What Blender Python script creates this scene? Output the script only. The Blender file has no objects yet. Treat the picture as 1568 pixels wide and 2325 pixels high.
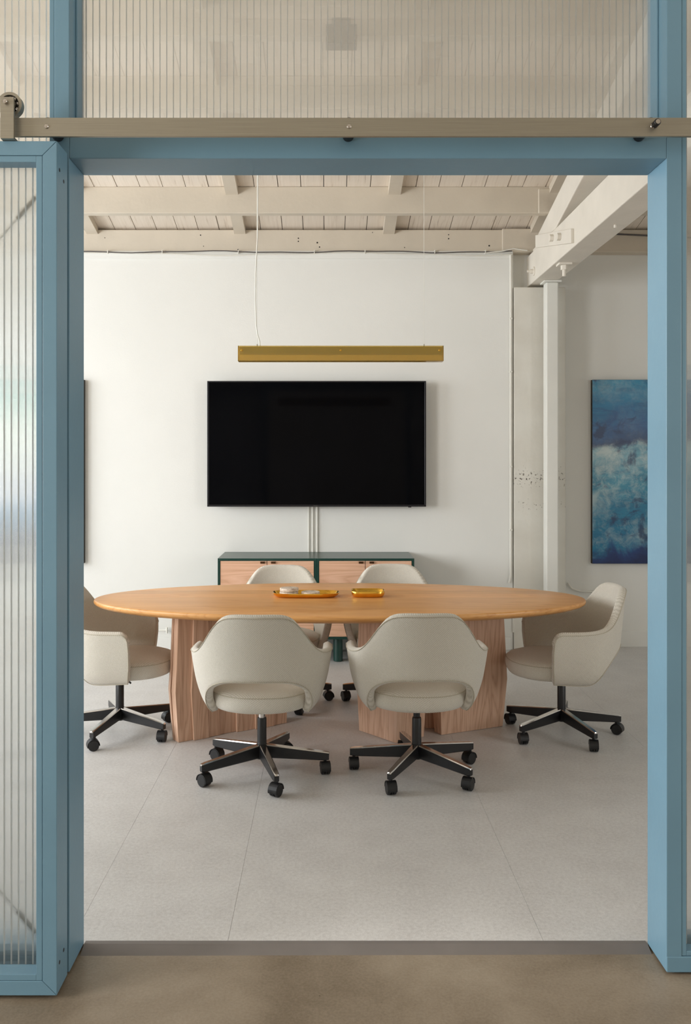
import bpy, bmesh, math, random
from mathutils import Vector, Matrix
random.seed(7)
PI = math.pi
R = math.radians
scene = bpy.context.scene
C = scene.collection

# ------------------------------------------------------------------ camera
cam_d = bpy.data.cameras.new('camera')
cam = bpy.data.objects.new('camera', cam_d)
C.objects.link(cam)
cam.location = (0, 0, 1.5)
cam.rotation_euler = (R(90), 0, 0)
cam_d.sensor_fit = 'VERTICAL'
cam_d.sensor_height = 36.0
cam_d.sensor_width = 36.0 * 1568 / 2325
cam_d.lens = 36.0 * 2000 / 2325
cam_d.shift_x = 42.0 / 2325
cam_d.shift_y = -117.5 / 2325
cam_d.clip_start = 0.05
cam_d.clip_end = 100
scene.camera = cam

# ------------------------------------------------------------------ view / world / lights
vs = scene.view_settings
vs.view_transform = 'Standard'
vs.look = 'None'
vs.gamma = 1.0
vs.use_curve_mapping = False
vs.exposure = 0.09
try:
    scene.cycles.use_denoising = True
    scene.cycles.max_bounces = 12
    scene.cycles.diffuse_bounces = 6
    scene.cycles.glossy_bounces = 4
    scene.cycles.transmission_bounces = 10
    scene.cycles.transparent_max_bounces = 24
    scene.cycles.sample_clamp_indirect = 6.0
except Exception:
    pass
world = bpy.data.worlds.new('world')
scene.world = world
world.use_nodes = True
world.node_tree.nodes['Background'].inputs[0].default_value = (0.75, 0.86, 1.0, 1)
world.node_tree.nodes['Background'].inputs[1].default_value = 0.6


def area_light(name, loc, target, sx, sy, power, color):
    d = bpy.data.lights.new(name, 'AREA')
    d.shape = 'RECTANGLE'
    d.size = sx
    d.size_y = sy
    d.energy = power
    d.color = color
    o = bpy.data.objects.new(name, d)
    C.objects.link(o)
    o.location = loc
    o.rotation_euler = (Vector(target) - Vector(loc)).to_track_quat('-Z', 'Y').to_euler()
    return o


# daylight entering by the two windows of the meeting room (left wall) and by the hall windows
DAY = (0.94, 0.975, 1.0)
area_light('daylight_room_window_far', (-5.07, 5.65, 2.05), (0, 5.65, 2.05), 1.5, 2.2, 82, DAY)
area_light('daylight_room_window_near', (-5.07, 3.75, 2.05), (0, 3.75, 2.05), 1.5, 2.2, 112, DAY)
area_light('daylight_hall_window', (-5.27, 0.3, 1.9), (0, 0.3, 1.9), 2.2, 2.0, 275, (1.0, 0.985, 0.96))
area_light('daylight_hall_window_right', (5.07, 0.6, 1.9), (0, 0.6, 1.9), 2.2, 2.0, 85, (1.0, 0.985, 0.96))

# ------------------------------------------------------------------ mesh helpers


class MB:
    """collects geometry for ONE mesh object"""

    def __init__(self):
        self.v = []
        self.f = []
        self.uv = None

    def add(self, verts, faces):
        b = len(self.v)
        self.v += [tuple(p) for p in verts]
        self.f += [tuple(b + i for i in f) for f in faces]

    def box(self, x0, x1, y0, y1, z0, z1):
        self.add([(x0, y0, z0), (x1, y0, z0), (x1, y1, z0), (x0, y1, z0),
                  (x0, y0, z1), (x1, y0, z1), (x1, y1, z1), (x0, y1, z1)],
                 [(3, 2, 1, 0), (4, 5, 6, 7), (0, 1, 5, 4), (1, 2, 6, 5), (2, 3, 7, 6), (3, 0, 4, 7)])
        return self

    def loft(self, rings, cap0=True, cap1=True):
        n = len(rings[0])
        vs_, fs = [], []
        for r in rings:
            vs_ += list(r)
        for k in range(len(rings) - 1):
            for i in range(n):
                j = (i + 1) % n
                fs.append((k * n + i, k * n + j, (k + 1) * n + j, (k + 1) * n + i))
        if cap0:
            fs.append(tuple(reversed(range(n))))
        if cap1:
            fs.append(tuple((len(rings) - 1) * n + i for i in range(n)))
        self.add(vs_, fs)
        return self

    def prism(self, poly, z0, z1):
        return self.loft([[(x, y, z0) for x, y in poly], [(x, y, z1) for x, y in poly]])

    def cyl(self, p0, p1, r0, r1=None, n=20, chamfer=0.0):
        p0, p1 = Vector(p0), Vector(p1)
        r1 = r0 if r1 is None else r1
        d = (p1 - p0).normalized()
        a = d.orthogonal().normalized()
        b = d.cross(a)

        def ring(p, r):
            return [p + a * (r * math.cos(2 * PI * i / n)) + b * (r * math.sin(2 * PI * i / n)) for i in range(n)]
        if chamfer:
            c = chamfer
            self.loft([ring(p0, r0 - c), ring(p0 + d * c, r0), ring(p1 - d * c, r1), ring(p1, r1 - c)])
        else:
            self.loft([ring(p0, r0), ring(p1, r1)])
        return self

    def tube(self, pts, r, n=8, closed=False):
        pts = [Vector(p) for p in pts]
        m = len(pts)
        rings = []
        up = None
        for i in range(m):
            if closed:
                t = (pts[(i + 1) % m] - pts[i - 1]).normalized()
            else:
                t = (pts[min(i + 1, m - 1)] - pts[max(i - 1, 0)]).normalized()
            if up is None:
                up = t.orthogonal().normalized()
            up = (up - t * up.dot(t)).normalized()
            b = t.cross(up)
            rings.append([pts[i] + up * (r * math.cos(2 * PI * k / n)) + b * (r * math.sin(2 * PI * k / n)) for k in range(n)])
        if closed:
            base = len(self.v)
            for rg in rings:
                self.v += [tuple(p) for p in rg]
            for i in range(m):
                # match ring rotation at the seam
                off = 0
                if i == m - 1:
                    off = min(range(n), key=lambda o: (rings[-1][0] - rings[0][o]).length)
                for k in range(n):
                    k2 = (k + 1) % n
                    j = (i + 1) % m
                    self.f.append((base + i * n + k, base + i * n + k2, base + j * n + (k2 + off) % n, base + j * n + (k + off) % n))
        else:
            self.loft(rings)
        return self

    def lathe(self, prof, n=32, c=(0, 0, 0)):
        rings = [[(c[0] + r * math.cos(2 * PI * i / n), c[1] + r * math.sin(2 * PI * i / n), c[2] + z) for i in range(n)] for r, z in prof]
        self.loft(rings)
        return self

    def mesh(self, name, smooth=None):
        me = bpy.data.meshes.new(name)
        me.from_pydata(self.v, [], self.f)
        bm = bmesh.new()
        bm.from_mesh(me)
        bmesh.ops.recalc_face_normals(bm, faces=bm.faces)
        if smooth is not None:
            ang = R(smooth)
            for f in bm.faces:
                f.smooth = True
            for e in bm.edges:
                if len(e.link_faces) == 2 and e.calc_face_angle(0) > ang:
                    e.smooth = False
        bm.to_mesh(me)
        bm.free()
        return me

    def build(self, name, mat, parent=None, smooth=None, bevel=None, loc=None, rot=None):
        me = self.mesh(name, smooth)
        o = bpy.data.objects.new(name, me)
        C.objects.link(o)
        if mat is not None:
            me.materials.append(mat)
        if parent is not None:
            o.parent = parent
        if loc is not None:
            o.location = loc
        if rot is not None:
            o.rotation_euler = rot
        if bevel:
            m = o.modifiers.new('bevel', 'BEVEL')
            m.width = bevel
            m.segments = 2
            m.limit_method = 'ANGLE'
            m.angle_limit = R(40)
        return o


def box(name, x0, x1, y0, y1, z0, z1, mat, parent=None, bevel=None):
    return MB().box(x0, x1, y0, y1, z0, z1).build(name, mat, parent, bevel=bevel)


def tag(o, label=None, cat=None, group=None, kind=None):
    if label:
        o['label'] = label
    if cat:
        o['category'] = cat
    if group:
        o['group'] = group
    if kind:
        o['kind'] = kind
    return o


def empty(name, loc=(0, 0, 0), rz=0.0):
    o = bpy.data.objects.new(name, None)
    o.empty_display_size = 0.1
    C.objects.link(o)
    o.location = loc
    o.rotation_euler = (0, 0, rz)
    return o


def copy_obj(o, parent=None):
    c = o.copy()
    C.objects.link(c)
    c.parent = parent
    return c


def copy_tree(o, parent=None):
    c = copy_obj(o, parent)
    for ch in o.children:
        copy_tree(ch, c)
    return c


# ------------------------------------------------------------------ material helpers


def lin(r, g, b):
    def f(c):
        c /= 255.0
        return c / 12.92 if c <= 0.04045 else ((c + 0.055) / 1.055) ** 2.4
    return (f(r), f(g), f(b), 1.0)


class NT:
    def __init__(self, name):
        self.m = bpy.data.materials.new(name)
        self.m.use_nodes = True
        self.t = self.m.node_tree
        self.b = self.t.nodes['Principled BSDF']
        self.out = self.t.nodes['Material Output']

    def n(self, typ, **kw):
        nd = self.t.nodes.new(typ)
        for k, v in kw.items():
            setattr(nd, k, v)
        return nd

    def l(self, a, b):
        self.t.links.new(a, b)

    def set(self, **kw):
        names = dict(color='Base Color', rough='Roughness', metal='Metallic', spec='Specular IOR Level',
                     coat='Coat Weight', coat_rough='Coat Roughness', sheen='Sheen Weight', trans='Transmission Weight',
                     ior='IOR', alpha='Alpha')
        for k, v in kw.items():
            self.b.inputs[names[k]].default_value = v
        return self

    def coords(self, kind='Object', scale=(1, 1, 1), rot=(0, 0, 0), loc=(0, 0, 0)):
        tc = self.n('ShaderNodeTexCoord')
        mp = self.n('ShaderNodeMapping')
        mp.inputs['Scale'].default_value = scale
        mp.inputs['Rotation'].default_value = rot
        mp.inputs['Location'].default_value = loc
        self.l(tc.outputs[kind], mp.inputs['Vector'])
        return mp.outputs['Vector']

    def noise(self, vec, scale, detail=3.0, rough=0.5, dist=0.0):
        nd = self.n('ShaderNodeTexNoise')
        nd.inputs['Scale'].default_value = scale
        nd.inputs['Detail'].default_value = detail
        nd.inputs['Roughness'].default_value = rough
        nd.inputs['Distortion'].default_value = dist
        if vec is not None:
            self.l(vec, nd.inputs['Vector'])
        return nd.outputs['Fac']

    def ramp(self, fac, stops, interp='LINEAR'):
        nd = self.n('ShaderNodeValToRGB')
        cr = nd.color_ramp
        cr.interpolation = interp
        while len(cr.elements) < len(stops):
            cr.elements.new(0.5)
        for e, (p, c) in zip(cr.elements, stops):
            e.position = p
            e.color = c
        self.l(fac, nd.inputs['Fac'])
        return nd.outputs['Color']

    def mix(self, fac, a, b, blend='MIX'):
        nd = self.n('ShaderNodeMix', data_type='RGBA', blend_type=blend)
        for sock, val in ((nd.inputs[0], fac), (nd.inputs[6], a), (nd.inputs[7], b)):
            if hasattr(val, 'type') or hasattr(val, 'links'):
                self.l(val, sock)
            else:
                sock.default_value = val
        return nd.outputs[2]

    def math(self, op, a, b=0.0):
        nd = self.n('ShaderNodeMath', operation=op)
        for sock, val in ((nd.inputs[0], a), (nd.inputs[1], b)):
            if isinstance(val, (int, float)):
                sock.default_value = val
            else:
                self.l(val, sock)
        return nd.outputs[0]

    def bump(self, height, strength=0.2, dist=0.01):
        nd = self.n('ShaderNodeBump')
        nd.inputs['Strength'].default_value = strength
        nd.inputs['Distance'].default_value = dist
        self.l(height, nd.inputs['Height'])
        self.l(nd.outputs['Normal'], self.b.inputs['Normal'])

    def color(self, c):
        self.l(c, self.b.inputs['Base Color'])


def plain(name, rgb, rough=0.5, metal=0.0, coat=0.0, spec=0.5, mott=0.06, mscale=6.0, bump=0.0, bscale=60.0):
    t = NT(name)
    t.set(rough=rough, metal=metal, coat=coat, spec=spec)
    c = lin(*rgb)
    v = t.coords()
    nz = t.noise(v, mscale, 4)
    lo = tuple(x * (1 - mott) for x in c[:3]) + (1,)
    hi = tuple(min(1, x * (1 + mott)) for x in c[:3]) + (1,)
    t.color(t.ramp(nz, [(0.3, lo), (0.7, hi)]))
    if bump:
        t.bump(t.noise(v, bscale, 3), bump, 0.004)
    return t.m


M = {}
M['blue'] = plain('blue_paint', (104, 139, 158), 0.42, mott=0.05, mscale=3, bump=0.10, bscale=45)
M['white_wall'] = plain('white_wall_paint', (229, 229, 225), 0.75, mott=0.02, mscale=1.5, bump=0.12, bscale=90)
M['white_steel'] = plain('white_enamel', (228, 228, 222), 0.4, mott=0.02)
M['cream_wood'] = plain('cream_painted_timber', (206, 196, 180), 0.6, mott=0.04, mscale=4, bump=0.25, bscale=30)
M['truss'] = plain('white_painted_truss', (226, 220, 209), 0.6, mott=0.04, mscale=5, bump=0.3, bscale=26)
M['hall_wall'] = plain('hall_wall_paint', (216, 209, 197), 0.8, mott=0.03)
M['black'] = plain('black_plastic', (22, 22, 24), 0.45, mott=0.05)
M['black_metal'] = plain('black_powder_coat', (24, 24, 26), 0.38, mott=0.05)
M['rubber'] = plain('dark_rubber', (12, 13, 18), 0.5, mott=0.05)
M['chrome'] = plain('polished_chrome', (205, 200, 196), 0.12, metal=1.0, mott=0.02)
M['gold'] = plain('polished_brass', (236, 184, 78), 0.18, metal=1.0, mott=0.06, mscale=25, bump=0.1, bscale=40)
M['green'] = plain('dark_green_lacquer', (26, 62, 55), 0.28, mott=0.05)
M['bronze'] = plain('bronze_pull', (95, 68, 46), 0.35, metal=1.0, mott=0.04)
M['tape'] = plain('grey_rubber_strip', (116, 110, 106), 0.6, mott=0.06, mscale=9, bump=0.05)
M['tape_dark'] = plain('dark_grey_box', (66, 64, 60), 0.6)
M['dark_gap'] = plain('dark_roof_felt', (40, 36, 32), 0.9, mott=0.05)
M['floor_bed'] = plain('floor_adhesive', (140, 134, 128), 0.9)
M['cable_dark'] = plain('dark_cable', (84, 80, 80), 0.5, mott=0.03)
M['cable_white'] = plain('white_cable', (226, 224, 216), 0.45, mott=0.02)
M['tv_frame'] = plain('tv_bezel', (42, 42, 46), 0.3, metal=0.6, mott=0.02)
M['art_edge'] = plain('dark_panel_edge', (48, 44, 40), 0.7, mott=0.15, mscale=60)
M['piping'] = plain('fabric_welt', (186, 178, 160), 0.9, mott=0.15, mscale=300)
M['bar'] = plain('brass_light_bar', (246, 240, 140), 0.5, metal=0.0, mott=0.03)


def mat_steel():
    t = NT('brushed_steel')
    t.set(metal=1.0, rough=0.42)
    v = t.coords(scale=(1.2, 60, 160))
    nz = t.noise(v, 4, 4)
    t.color(t.ramp(nz, [(0.3, lin(156, 151, 139)), (0.7, lin(168, 163, 150))]))
    t.bump(nz, 0.02, 0.001)
    return t.m


M['steel'] = mat_steel()


def mat_wood(name, c_lo, c_mid, c_hi, axis='x', rough=0.42, plank=None, scale=1.0, coat=0.0):
    """grain runs along the given axis; plank = (axis index, width) gives each glued board its own tone"""
    t = NT(name)
    t.set(rough=rough, coat=coat)
    st = {'x': (0.5, 6, 6), 'z': (6, 6, 0.5)}[axis]
    st = tuple(s * scale for s in st)
    v = t.coords(scale=st)
    big = t.noise(v, 1.4, 3, 0.5, 0.9)
    rings = t.math('FRACT', t.math('MULTIPLY', big, 9.0))
    rings = t.math('ABSOLUTE', t.math('SUBTRACT', rings, 0.5))
    fine_v = t.coords(scale=tuple(s * (14 if s > 2 * scale else 1.5) for s in st))
    fine = t.noise(fine_v, 2.0, 3)
    f = t.math('ADD', t.math('MULTIPLY', rings, 0.9), t.math('MULTIPLY', fine, 0.55))
    col = t.ramp(f, [(0.18, lin(*c_lo)), (0.45, lin(*c_mid)), (0.85, lin(*c_hi))])
    if plank:
        ax, w = plank
        sep = t.n('ShaderNodeSeparateXYZ')
        t.l(t.coords(), sep.inputs[0])
        cell = t.math('FLOOR', t.math('DIVIDE', sep.outputs[ax], w))
        wn = t.n('ShaderNodeTexWhiteNoise', noise_dimensions='1D')
        t.l(cell, wn.inputs['W'])
        tone = t.ramp(wn.outputs['Value'], [(0, (0.86, 0.85, 0.84, 1)), (1, (1.08, 1.06, 1.03, 1))])
        col = t.mix(1.0, col, tone, 'MULTIPLY')
    t.color(col)
    t.bump(fine, 0.06, 0.002)
    return t.m


M['top_wood'] = mat_wood('oiled_fir_top', (212, 148, 86), (230, 170, 104), (237, 180, 116), 'x', 0.36, (1, 0.135))
M['leg_wood'] = mat_wood('pale_fir_staves', (178, 140, 114), (204, 166, 140), (214, 180, 156), 'z', 0.5)
M['door_wood'] = mat_wood('pale_maple_veneer', (206, 158, 126), (223, 178, 148), (231, 188, 160), 'x', 0.4)


def mat_fabric():
    t = NT('cream_twill_fabric')
    t.set(rough=0.95, spec=0.2, sheen=0.25)
    v = t.coords('UV', rot=(0, 0, R(0)))
    sep = t.n('ShaderNodeSeparateXYZ')
    t.l(v, sep.inputs[0])
    # diagonal twill: stripes every 5 mm, weave dots along them
    d = t.math('ADD', t.math('MULTIPLY', sep.outputs[0], 0.62), t.math('MULTIPLY', sep.outputs[1], 0.78))
    e = t.math('SUBTRACT', t.math('MULTIPLY', sep.outputs[0], 0.78), t.math('MULTIPLY', sep.outputs[1], 0.62))
    s1 = t.math('SINE', t.math('MULTIPLY', d, 2 * PI / 0.0064))
    s2 = t.math('SINE', t.math('MULTIPLY', e, 2 * PI / 0.0040))
    w = t.math('ADD', t.math('MULTIPLY', s1, 0.24), t.math('MULTIPLY', s2, 0.15))
    w = t.math('ADD', w, 0.55)
    nz = t.noise(t.coords(), 260, 2)
    w2 = t.math('ADD', w, t.math('MULTIPLY', t.math('SUBTRACT', nz, 0.5), 0.5))
    t.color(t.ramp(w2, [(0.05, lin(150, 142, 125)), (0.4, lin(201, 195, 183)), (0.9, lin(224, 219, 209))]))
    t.bump(w, 0.5, 0.0015)
    return t.m


M['fabric'] = mat_fabric()


def mat_floor():
    t = NT('grey_marbled_vinyl')
    t.set(rough=0.42, spec=0.35)
    v = t.coords()
    a = t.noise(v, 5.0, 5, 0.6)
    b = t.noise(v, 75.0, 4, 0.7)
    c = t.noise(v, 260.0, 2, 0.6)
    f = t.math('ADD', t.math('MULTIPLY', a, 0.25), t.math('ADD', t.math('MULTIPLY', b, 0.5), t.math('MULTIPLY', c, 0.35)))
    t.color(t.ramp(f, [(0.38, lin(184, 181, 179)), (0.55, lin(203, 201, 199)), (0.70, lin(217, 216, 214))]))
    t.bump(c, 0.04, 0.002)
    return t.m


M['floor'] = mat_floor()


def mat_concrete():
    t = NT('brown_polished_concrete')
    t.set(rough=0.38, spec=0.4)
    v = t.coords()
    a = t.noise(v, 2.2, 6, 0.6, 0.4)
    b = t.noise(v, 120.0, 3, 0.6)
    f = t.math('ADD', t.math('MULTIPLY', a, 0.75), t.math('MULTIPLY', b, 0.28))
    col = t.ramp(f, [(0.34, lin(110, 97, 80)), (0.52, lin(136, 123, 106)), (0.7, lin(154, 142, 125))])
    vo = t.n('ShaderNodeTexVoronoi')
    vo.inputs['Scale'].default_value = 16
    t.l(v, vo.inputs['Vector'])
    spot = t.ramp(vo.outputs['Distance'], [(0.02, (1, 1, 1, 1)), (0.05, (0, 0, 0, 1))])
    gate = t.ramp(t.noise(v, 3.1, 2), [(0.58, (0, 0, 0, 1)), (0.62, (1, 1, 1, 1))])
    col = t.mix(t.mix(1.0, spot, gate, 'MULTIPLY'), col, lin(70, 58, 44))
    t.color(col)
    t.bump(b, 0.05, 0.002)
    return t.m


M['concrete'] = mat_concrete()


def mat_plaster():
    t = NT('pitted_white_concrete')
    t.set(rough=0.8)
    v = t.coords()
    nz = t.noise(v, 3, 4)
    base = t.ramp(nz, [(0.3, lin(212, 208, 198)), (0.7, lin(226, 224, 216))])
    vo = t.noise(v, 50, 4, 0.7)
    sep = t.n('ShaderNodeSeparateXYZ')
    t.l(v, sep.inputs[0])
    band = t.ramp(sep.outputs[2], [(0.0, (0, 0, 0, 1)), (0.8, (0, 0, 0, 1)), (1.0, (0, 0, 0, 1))])
    # pits gather around 1.25-1.45 m height on the pour joint
    z = t.math('ABSOLUTE', t.math('SUBTRACT', sep.outputs[2], 1.36))
    near = t.math('MAXIMUM', t.math('SUBTRACT', 1.0, t.math('DIVIDE', z, 0.16)), 0.0)
    z2 = t.math('ABSOLUTE', t.math('SUBTRACT', sep.outputs[2], 1.15))
    near2 = t.math('MAXIMUM', t.math('SUBTRACT', 0.7, t.math('DIVIDE', z2, 0.2)), 0.0)
    pits = t.math('ADD', vo, t.math('MULTIPLY', t.math('MAXIMUM', near, near2), 0.17))
    pm = t.ramp(pits, [(0.725, (0, 0, 0, 1)), (0.75, (1, 1, 1, 1))])
    t.color(t.mix(pm, base, lin(96, 88, 78)))
    t.bump(t.math('SUBTRACT', t.math('MULTIPLY', t.noise(v, 30, 4), 0.4), pm), 0.5, 0.006)
    return t.m


M['plaster'] = mat_plaster()


def mat_board():
    t = NT('cream_ceiling_board')
    t.set(rough=0.65)
    v = t.coords(scale=(30, 1.2, 1))
    oi = t.n('ShaderNodeObjectInfo')
    add = t.n('ShaderNodeVectorMath', operation='ADD')
    t.l(v, add.inputs[0])
    sc = t.n('ShaderNodeVectorMath', operation='SCALE')
    sc.inputs[3].default_value = 40
    cm = t.n('ShaderNodeCombineXYZ')
    t.l(oi.outputs['Random'], cm.inputs[0])
    t.l(oi.outputs['Random'], cm.inputs[1])
    t.l(cm.outputs[0], sc.inputs[0])
    t.l(sc.outputs[0], add.inputs[1])
    nz = t.noise(add.outputs[0], 2.0, 5, 0.6, 0.6)
    col = t.ramp(nz, [(0.30, lin(204, 190, 174)), (0.42, lin(228, 217, 203)), (0.7, lin(234, 224, 211))])
    crack = t.ramp(nz, [(0.285, (1, 1, 1, 1)), (0.300, (0, 0, 0, 1))])
    t.color(t.mix(crack, col, lin(80, 70, 60)))
    t.bump(nz, 0.25, 0.004)
    return t.m


M['board'] = mat_board()


def mat_poly(name, blur, clear, white, fior=1.35):
    """clear twin-wall sheet: transparent, a little blurring refraction, a fresnel gloss and a faint milky body"""
    t = NT(name)
    t.t.nodes.remove(t.b)
    tr = t.n('ShaderNodeBsdfTransparent')
    tr.inputs[0].default_value = (0.99, 0.995, 0.995, 1)
    rf = t.n('ShaderNodeBsdfRefraction')
    rf.inputs['Roughness'].default_value = 0.03
    rf.inputs['IOR'].default_value = 1.3
    # fine vertical flutes extruded into the sheet: they smear the view sideways only
    sep = t.n('ShaderNodeSeparateXYZ')
    t.l(t.coords(), sep.inputs[0])
    fl_h = t.math('SINE', t.math('MULTIPLY', sep.outputs[0], 2 * PI / 0.0024))
    bp = t.n('ShaderNodeBump')
    bp.inputs['Strength'].default_value = 1.0
    bp.inputs['Distance'].default_value = 0.00012
    t.l(fl_h, bp.inputs['Height'])
    t.l(bp.outputs['Normal'], rf.inputs['Normal'])
    m1 = t.n('ShaderNodeMixShader')
    m1.inputs[0].default_value = blur
    t.l(tr.outputs[0], m1.inputs[1])
    t.l(rf.outputs[0], m1.inputs[2])
    df0 = t.n('ShaderNodeBsdfTranslucent')
    df0.inputs[0].default_value = (0.9, 0.92, 0.92, 1)
    df1 = t.n('ShaderNodeBsdfDiffuse')
    df1.inputs[0].default_value = (0.88, 0.9, 0.9, 1)
    df = t.n('ShaderNodeMixShader')
    df.inputs[0].default_value = 0.4
    t.l(df0.outputs[0], df.inputs[1])
    t.l(df1.outputs[0], df.inputs[2])
    m2 = t.n('ShaderNodeMixShader')
    m2.inputs[0].default_value = white
    t.l(m1.outputs[0], m2.inputs[1])
    t.l(df.outputs[0], m2.inputs[2])
    gl = t.n('ShaderNodeBsdfGlossy')
    gl.inputs['Roughness'].default_value = 0.12
    gl.inputs[0].default_value = (0.9, 0.92, 0.93, 1)
    fr = t.n('ShaderNodeFresnel')
    fr.inputs[0].default_value = fior
    m3 = t.n('ShaderNodeMixShader')
    t.l(fr.outputs[0], m3.inputs[0])
    t.l(m2.outputs[0], m3.inputs[1])
    t.l(gl.outputs[0], m3.inputs[2])
    t.l(m3.outputs[0], t.out.inputs[0])
    return t.m


M['poly'] = mat_poly('polycarbonate_sheet', 0.3, 1, 0.05, 1.25)
M['poly_milky'] = mat_poly('side_polycarbonate_sheet', 0.3, 1, 0.03, 1.18)
M['rib'] = mat_poly('polycarbonate_rib', 0.0, 1, 0.75, 1.1)


def mat_amber():
    t = NT('amber_acrylic')
    t.t.nodes.remove(t.b)
    tr = t.n('ShaderNodeBsdfTransparent')
    tr.inputs[0].default_value = lin(240, 222, 178)
    df = t.n('ShaderNodeBsdfDiffuse')
    df.inputs[0].default_value = lin(244, 220, 124)
    m1 = t.n('ShaderNodeMixShader')
    m1.inputs[0].default_value = 0.2
    t.l(tr.outputs[0], m1.inputs[1])
    t.l(df.outputs[0], m1.inputs[2])
    gl = t.n('ShaderNodeBsdfGlossy')
    gl.inputs['Roughness'].default_value = 0.08
    fr = t.n('ShaderNodeFresnel')
    fr.inputs[0].default_value = 1.45
    m3 = t.n('ShaderNodeMixShader')
    t.l(fr.outputs[0], m3.inputs[0])
    t.l(m1.outputs[0], m3.inputs[1])
    t.l(gl.outputs[0], m3.inputs[2])
    t.l(m3.outputs[0], t.out.inputs[0])
    return t.m


M['amber'] = mat_amber()


def mat_screen():
    t = NT('tv_glass')
    t.set(rough=0.06, spec=0.05)
    nz = t.noise(t.coords(), 3, 2)
    t.color(t.ramp(nz, [(0, (0.0015, 0.0015, 0.002, 1)), (1, (0.003, 0.003, 0.004, 1))]))
    return t.m


M['screen'] = mat_screen()


def mat_art(name, seed, stops, foam_rgb, foam_amt, dark):
    t = NT(name)
    t.set(rough=0.3, coat=0.08, coat_rough=0.25)
    v = t.coords(loc=(seed, seed * 0.7, 0))
    sep = t.n('ShaderNodeSeparateXYZ')
    t.l(t.coords(), sep.inputs[0])
    swirl = t.noise(v, 2.2, 7, 0.6, 1.2)
    h = t.math('ADD', t.math('DIVIDE', sep.outputs[2], 1.475), t.math('MULTIPLY', t.math('SUBTRACT', swirl, 0.5), 0.34))
    h = t.math('ADD', h, t.math('MULTIPLY', t.math('ADD', sep.outputs[0], 0.4), -0.10))
    base = t.ramp(h, stops)
    # slow sideways currents in the pigment
    cur = t.noise(t.coords(scale=(1.0, 1.0, 3.2), rot=(0, 0.45, 0), loc=(seed, 0, 0)), 3.2, 8, 0.66, 1.8)
    base = t.mix(0.55, base, t.ramp(cur, [(0.32, (0.42, 0.46, 0.56, 1)), (0.5, (1, 1, 1, 1)), (0.7, (1.5, 1.4, 1.3, 1))]), 'MULTIPLY')
    fine = t.noise(v, 13, 11, 0.78, 0.5)
    broad = t.noise(v, 3.4, 4, 0.55, 0.6)
    fsum = t.math('ADD', t.math('MULTIPLY', fine, 0.62), t.math('MULTIPLY', broad, 0.5))
    foam = t.ramp(fsum, [(0.52, (0, 0, 0, 1)), (0.70, (1, 1, 1, 1))])
    zone = t.ramp(h, foam_amt)
    col = t.mix(t.mix(1.0, foam, zone, 'MULTIPLY'), base, lin(*foam_rgb))
    dk = t.ramp(t.noise(v, 4.6, 6, 0.6, 0.4), [(0.57, (0, 0, 0, 1)), (0.64, (dark, dark, dark, 1))])
    col = t.mix(dk, col, lin(20, 44, 84))
    t.color(col)
    return t.m


def grey(k):
    return (k, k, k, 1)


M['art_right'] = mat_art('ocean_resin_surface', 3.0,
                         [(0.0, lin(6, 34, 84)), (0.05, lin(10, 50, 106)), (0.10, lin(14, 106, 142)), (0.30, lin(18, 114, 148)), (0.46, lin(52, 132, 158)),
                          (0.58, lin(110, 160, 178)), (0.64, lin(36, 62, 100)), (0.74, lin(36, 88, 138)), (0.86, lin(14, 106, 150)), (1.0, lin(34, 128, 164))],
                         (196, 208, 204), [(0.05, grey(0)), (0.12, grey(0.42)), (0.3, grey(0.38)), (0.45, grey(0.75)), (0.6, grey(0.8)), (0.66, grey(0.06)), (0.86, grey(0.08)), (1.0, grey(0.3))], 0.8)
M['art_left'] = mat_art('pale_ocean_resin_surface', 11.0,
                        [(0.0, lin(84, 84, 106)), (0.12, lin(104, 108, 132)), (0.22, lin(80, 150, 196)), (0.32, lin(190, 200, 226)),
                         (0.5, lin(224, 234, 232)), (0.7, lin(226, 240, 226)), (0.86, lin(120, 190, 184)), (1.0, lin(96, 170, 172))],
                        (240, 246, 240), [(0.2, grey(0.1)), (0.35, grey(0.8)), (0.8, grey(0.8)), (1.0, grey(0.3))], 0.1)


def mat_stone():
    t = NT('veined_travertine')
    t.set(rough=0.5)
    v = t.coords(scale=(1, 1, 3))
    nz = t.noise(v, 45, 5, 0.7, 1.2)
    t.color(t.ramp(nz, [(0.36, lin(150, 124, 104)), (0.46, lin(214, 196, 178)), (0.7, lin(232, 220, 206))]))
    return t.m


M['stone'] = mat_stone()

# ================================================================== THE SETTING
WY = 7.09          # old back wall
FY = 6.98          # furred-out back wall on the left
YI = 2.735         # inner face of the partition
YO = 2.58          # outer face of the partition
XL, XR = -0.754, 0.994   # opening
ZT = 2.384
ROOM_L, ROOM_R = -5.0, 4.2
SL = 0.23


def deck(y):
    return 3.35 + SL * (7.0 - y)


# floor of the room: vinyl sheets laid with hairline joints
fl = MB().box(ROOM_L, ROOM_R, YI - 0.012, WY, -0.08, -0.002).build('floor', M['floor_bed'])
tag(fl, 'pale grey vinyl floor of the meeting room', kind='structure')
seams = [ROOM_L, -3.74, -2.76, -1.78, -0.798, -0.309, 0.675, 1.66, 2.64, 3.62, ROOM_R]
for i in range(len(seams) - 1):
    box('vinyl_sheet', seams[i] + 0.0004, seams[i + 1] - 0.0004, YI - 0.005, WY - 0.001, -0.0019, 0.0, M['floor'], fl)
fh = MB().box(-5.2, 5.0, -4.0, YI - 0.012, -0.10, -0.008).build('floor_hall', M['concrete'])
tag(fh, 'brown polished concrete floor of the hall', kind='structure')
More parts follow.
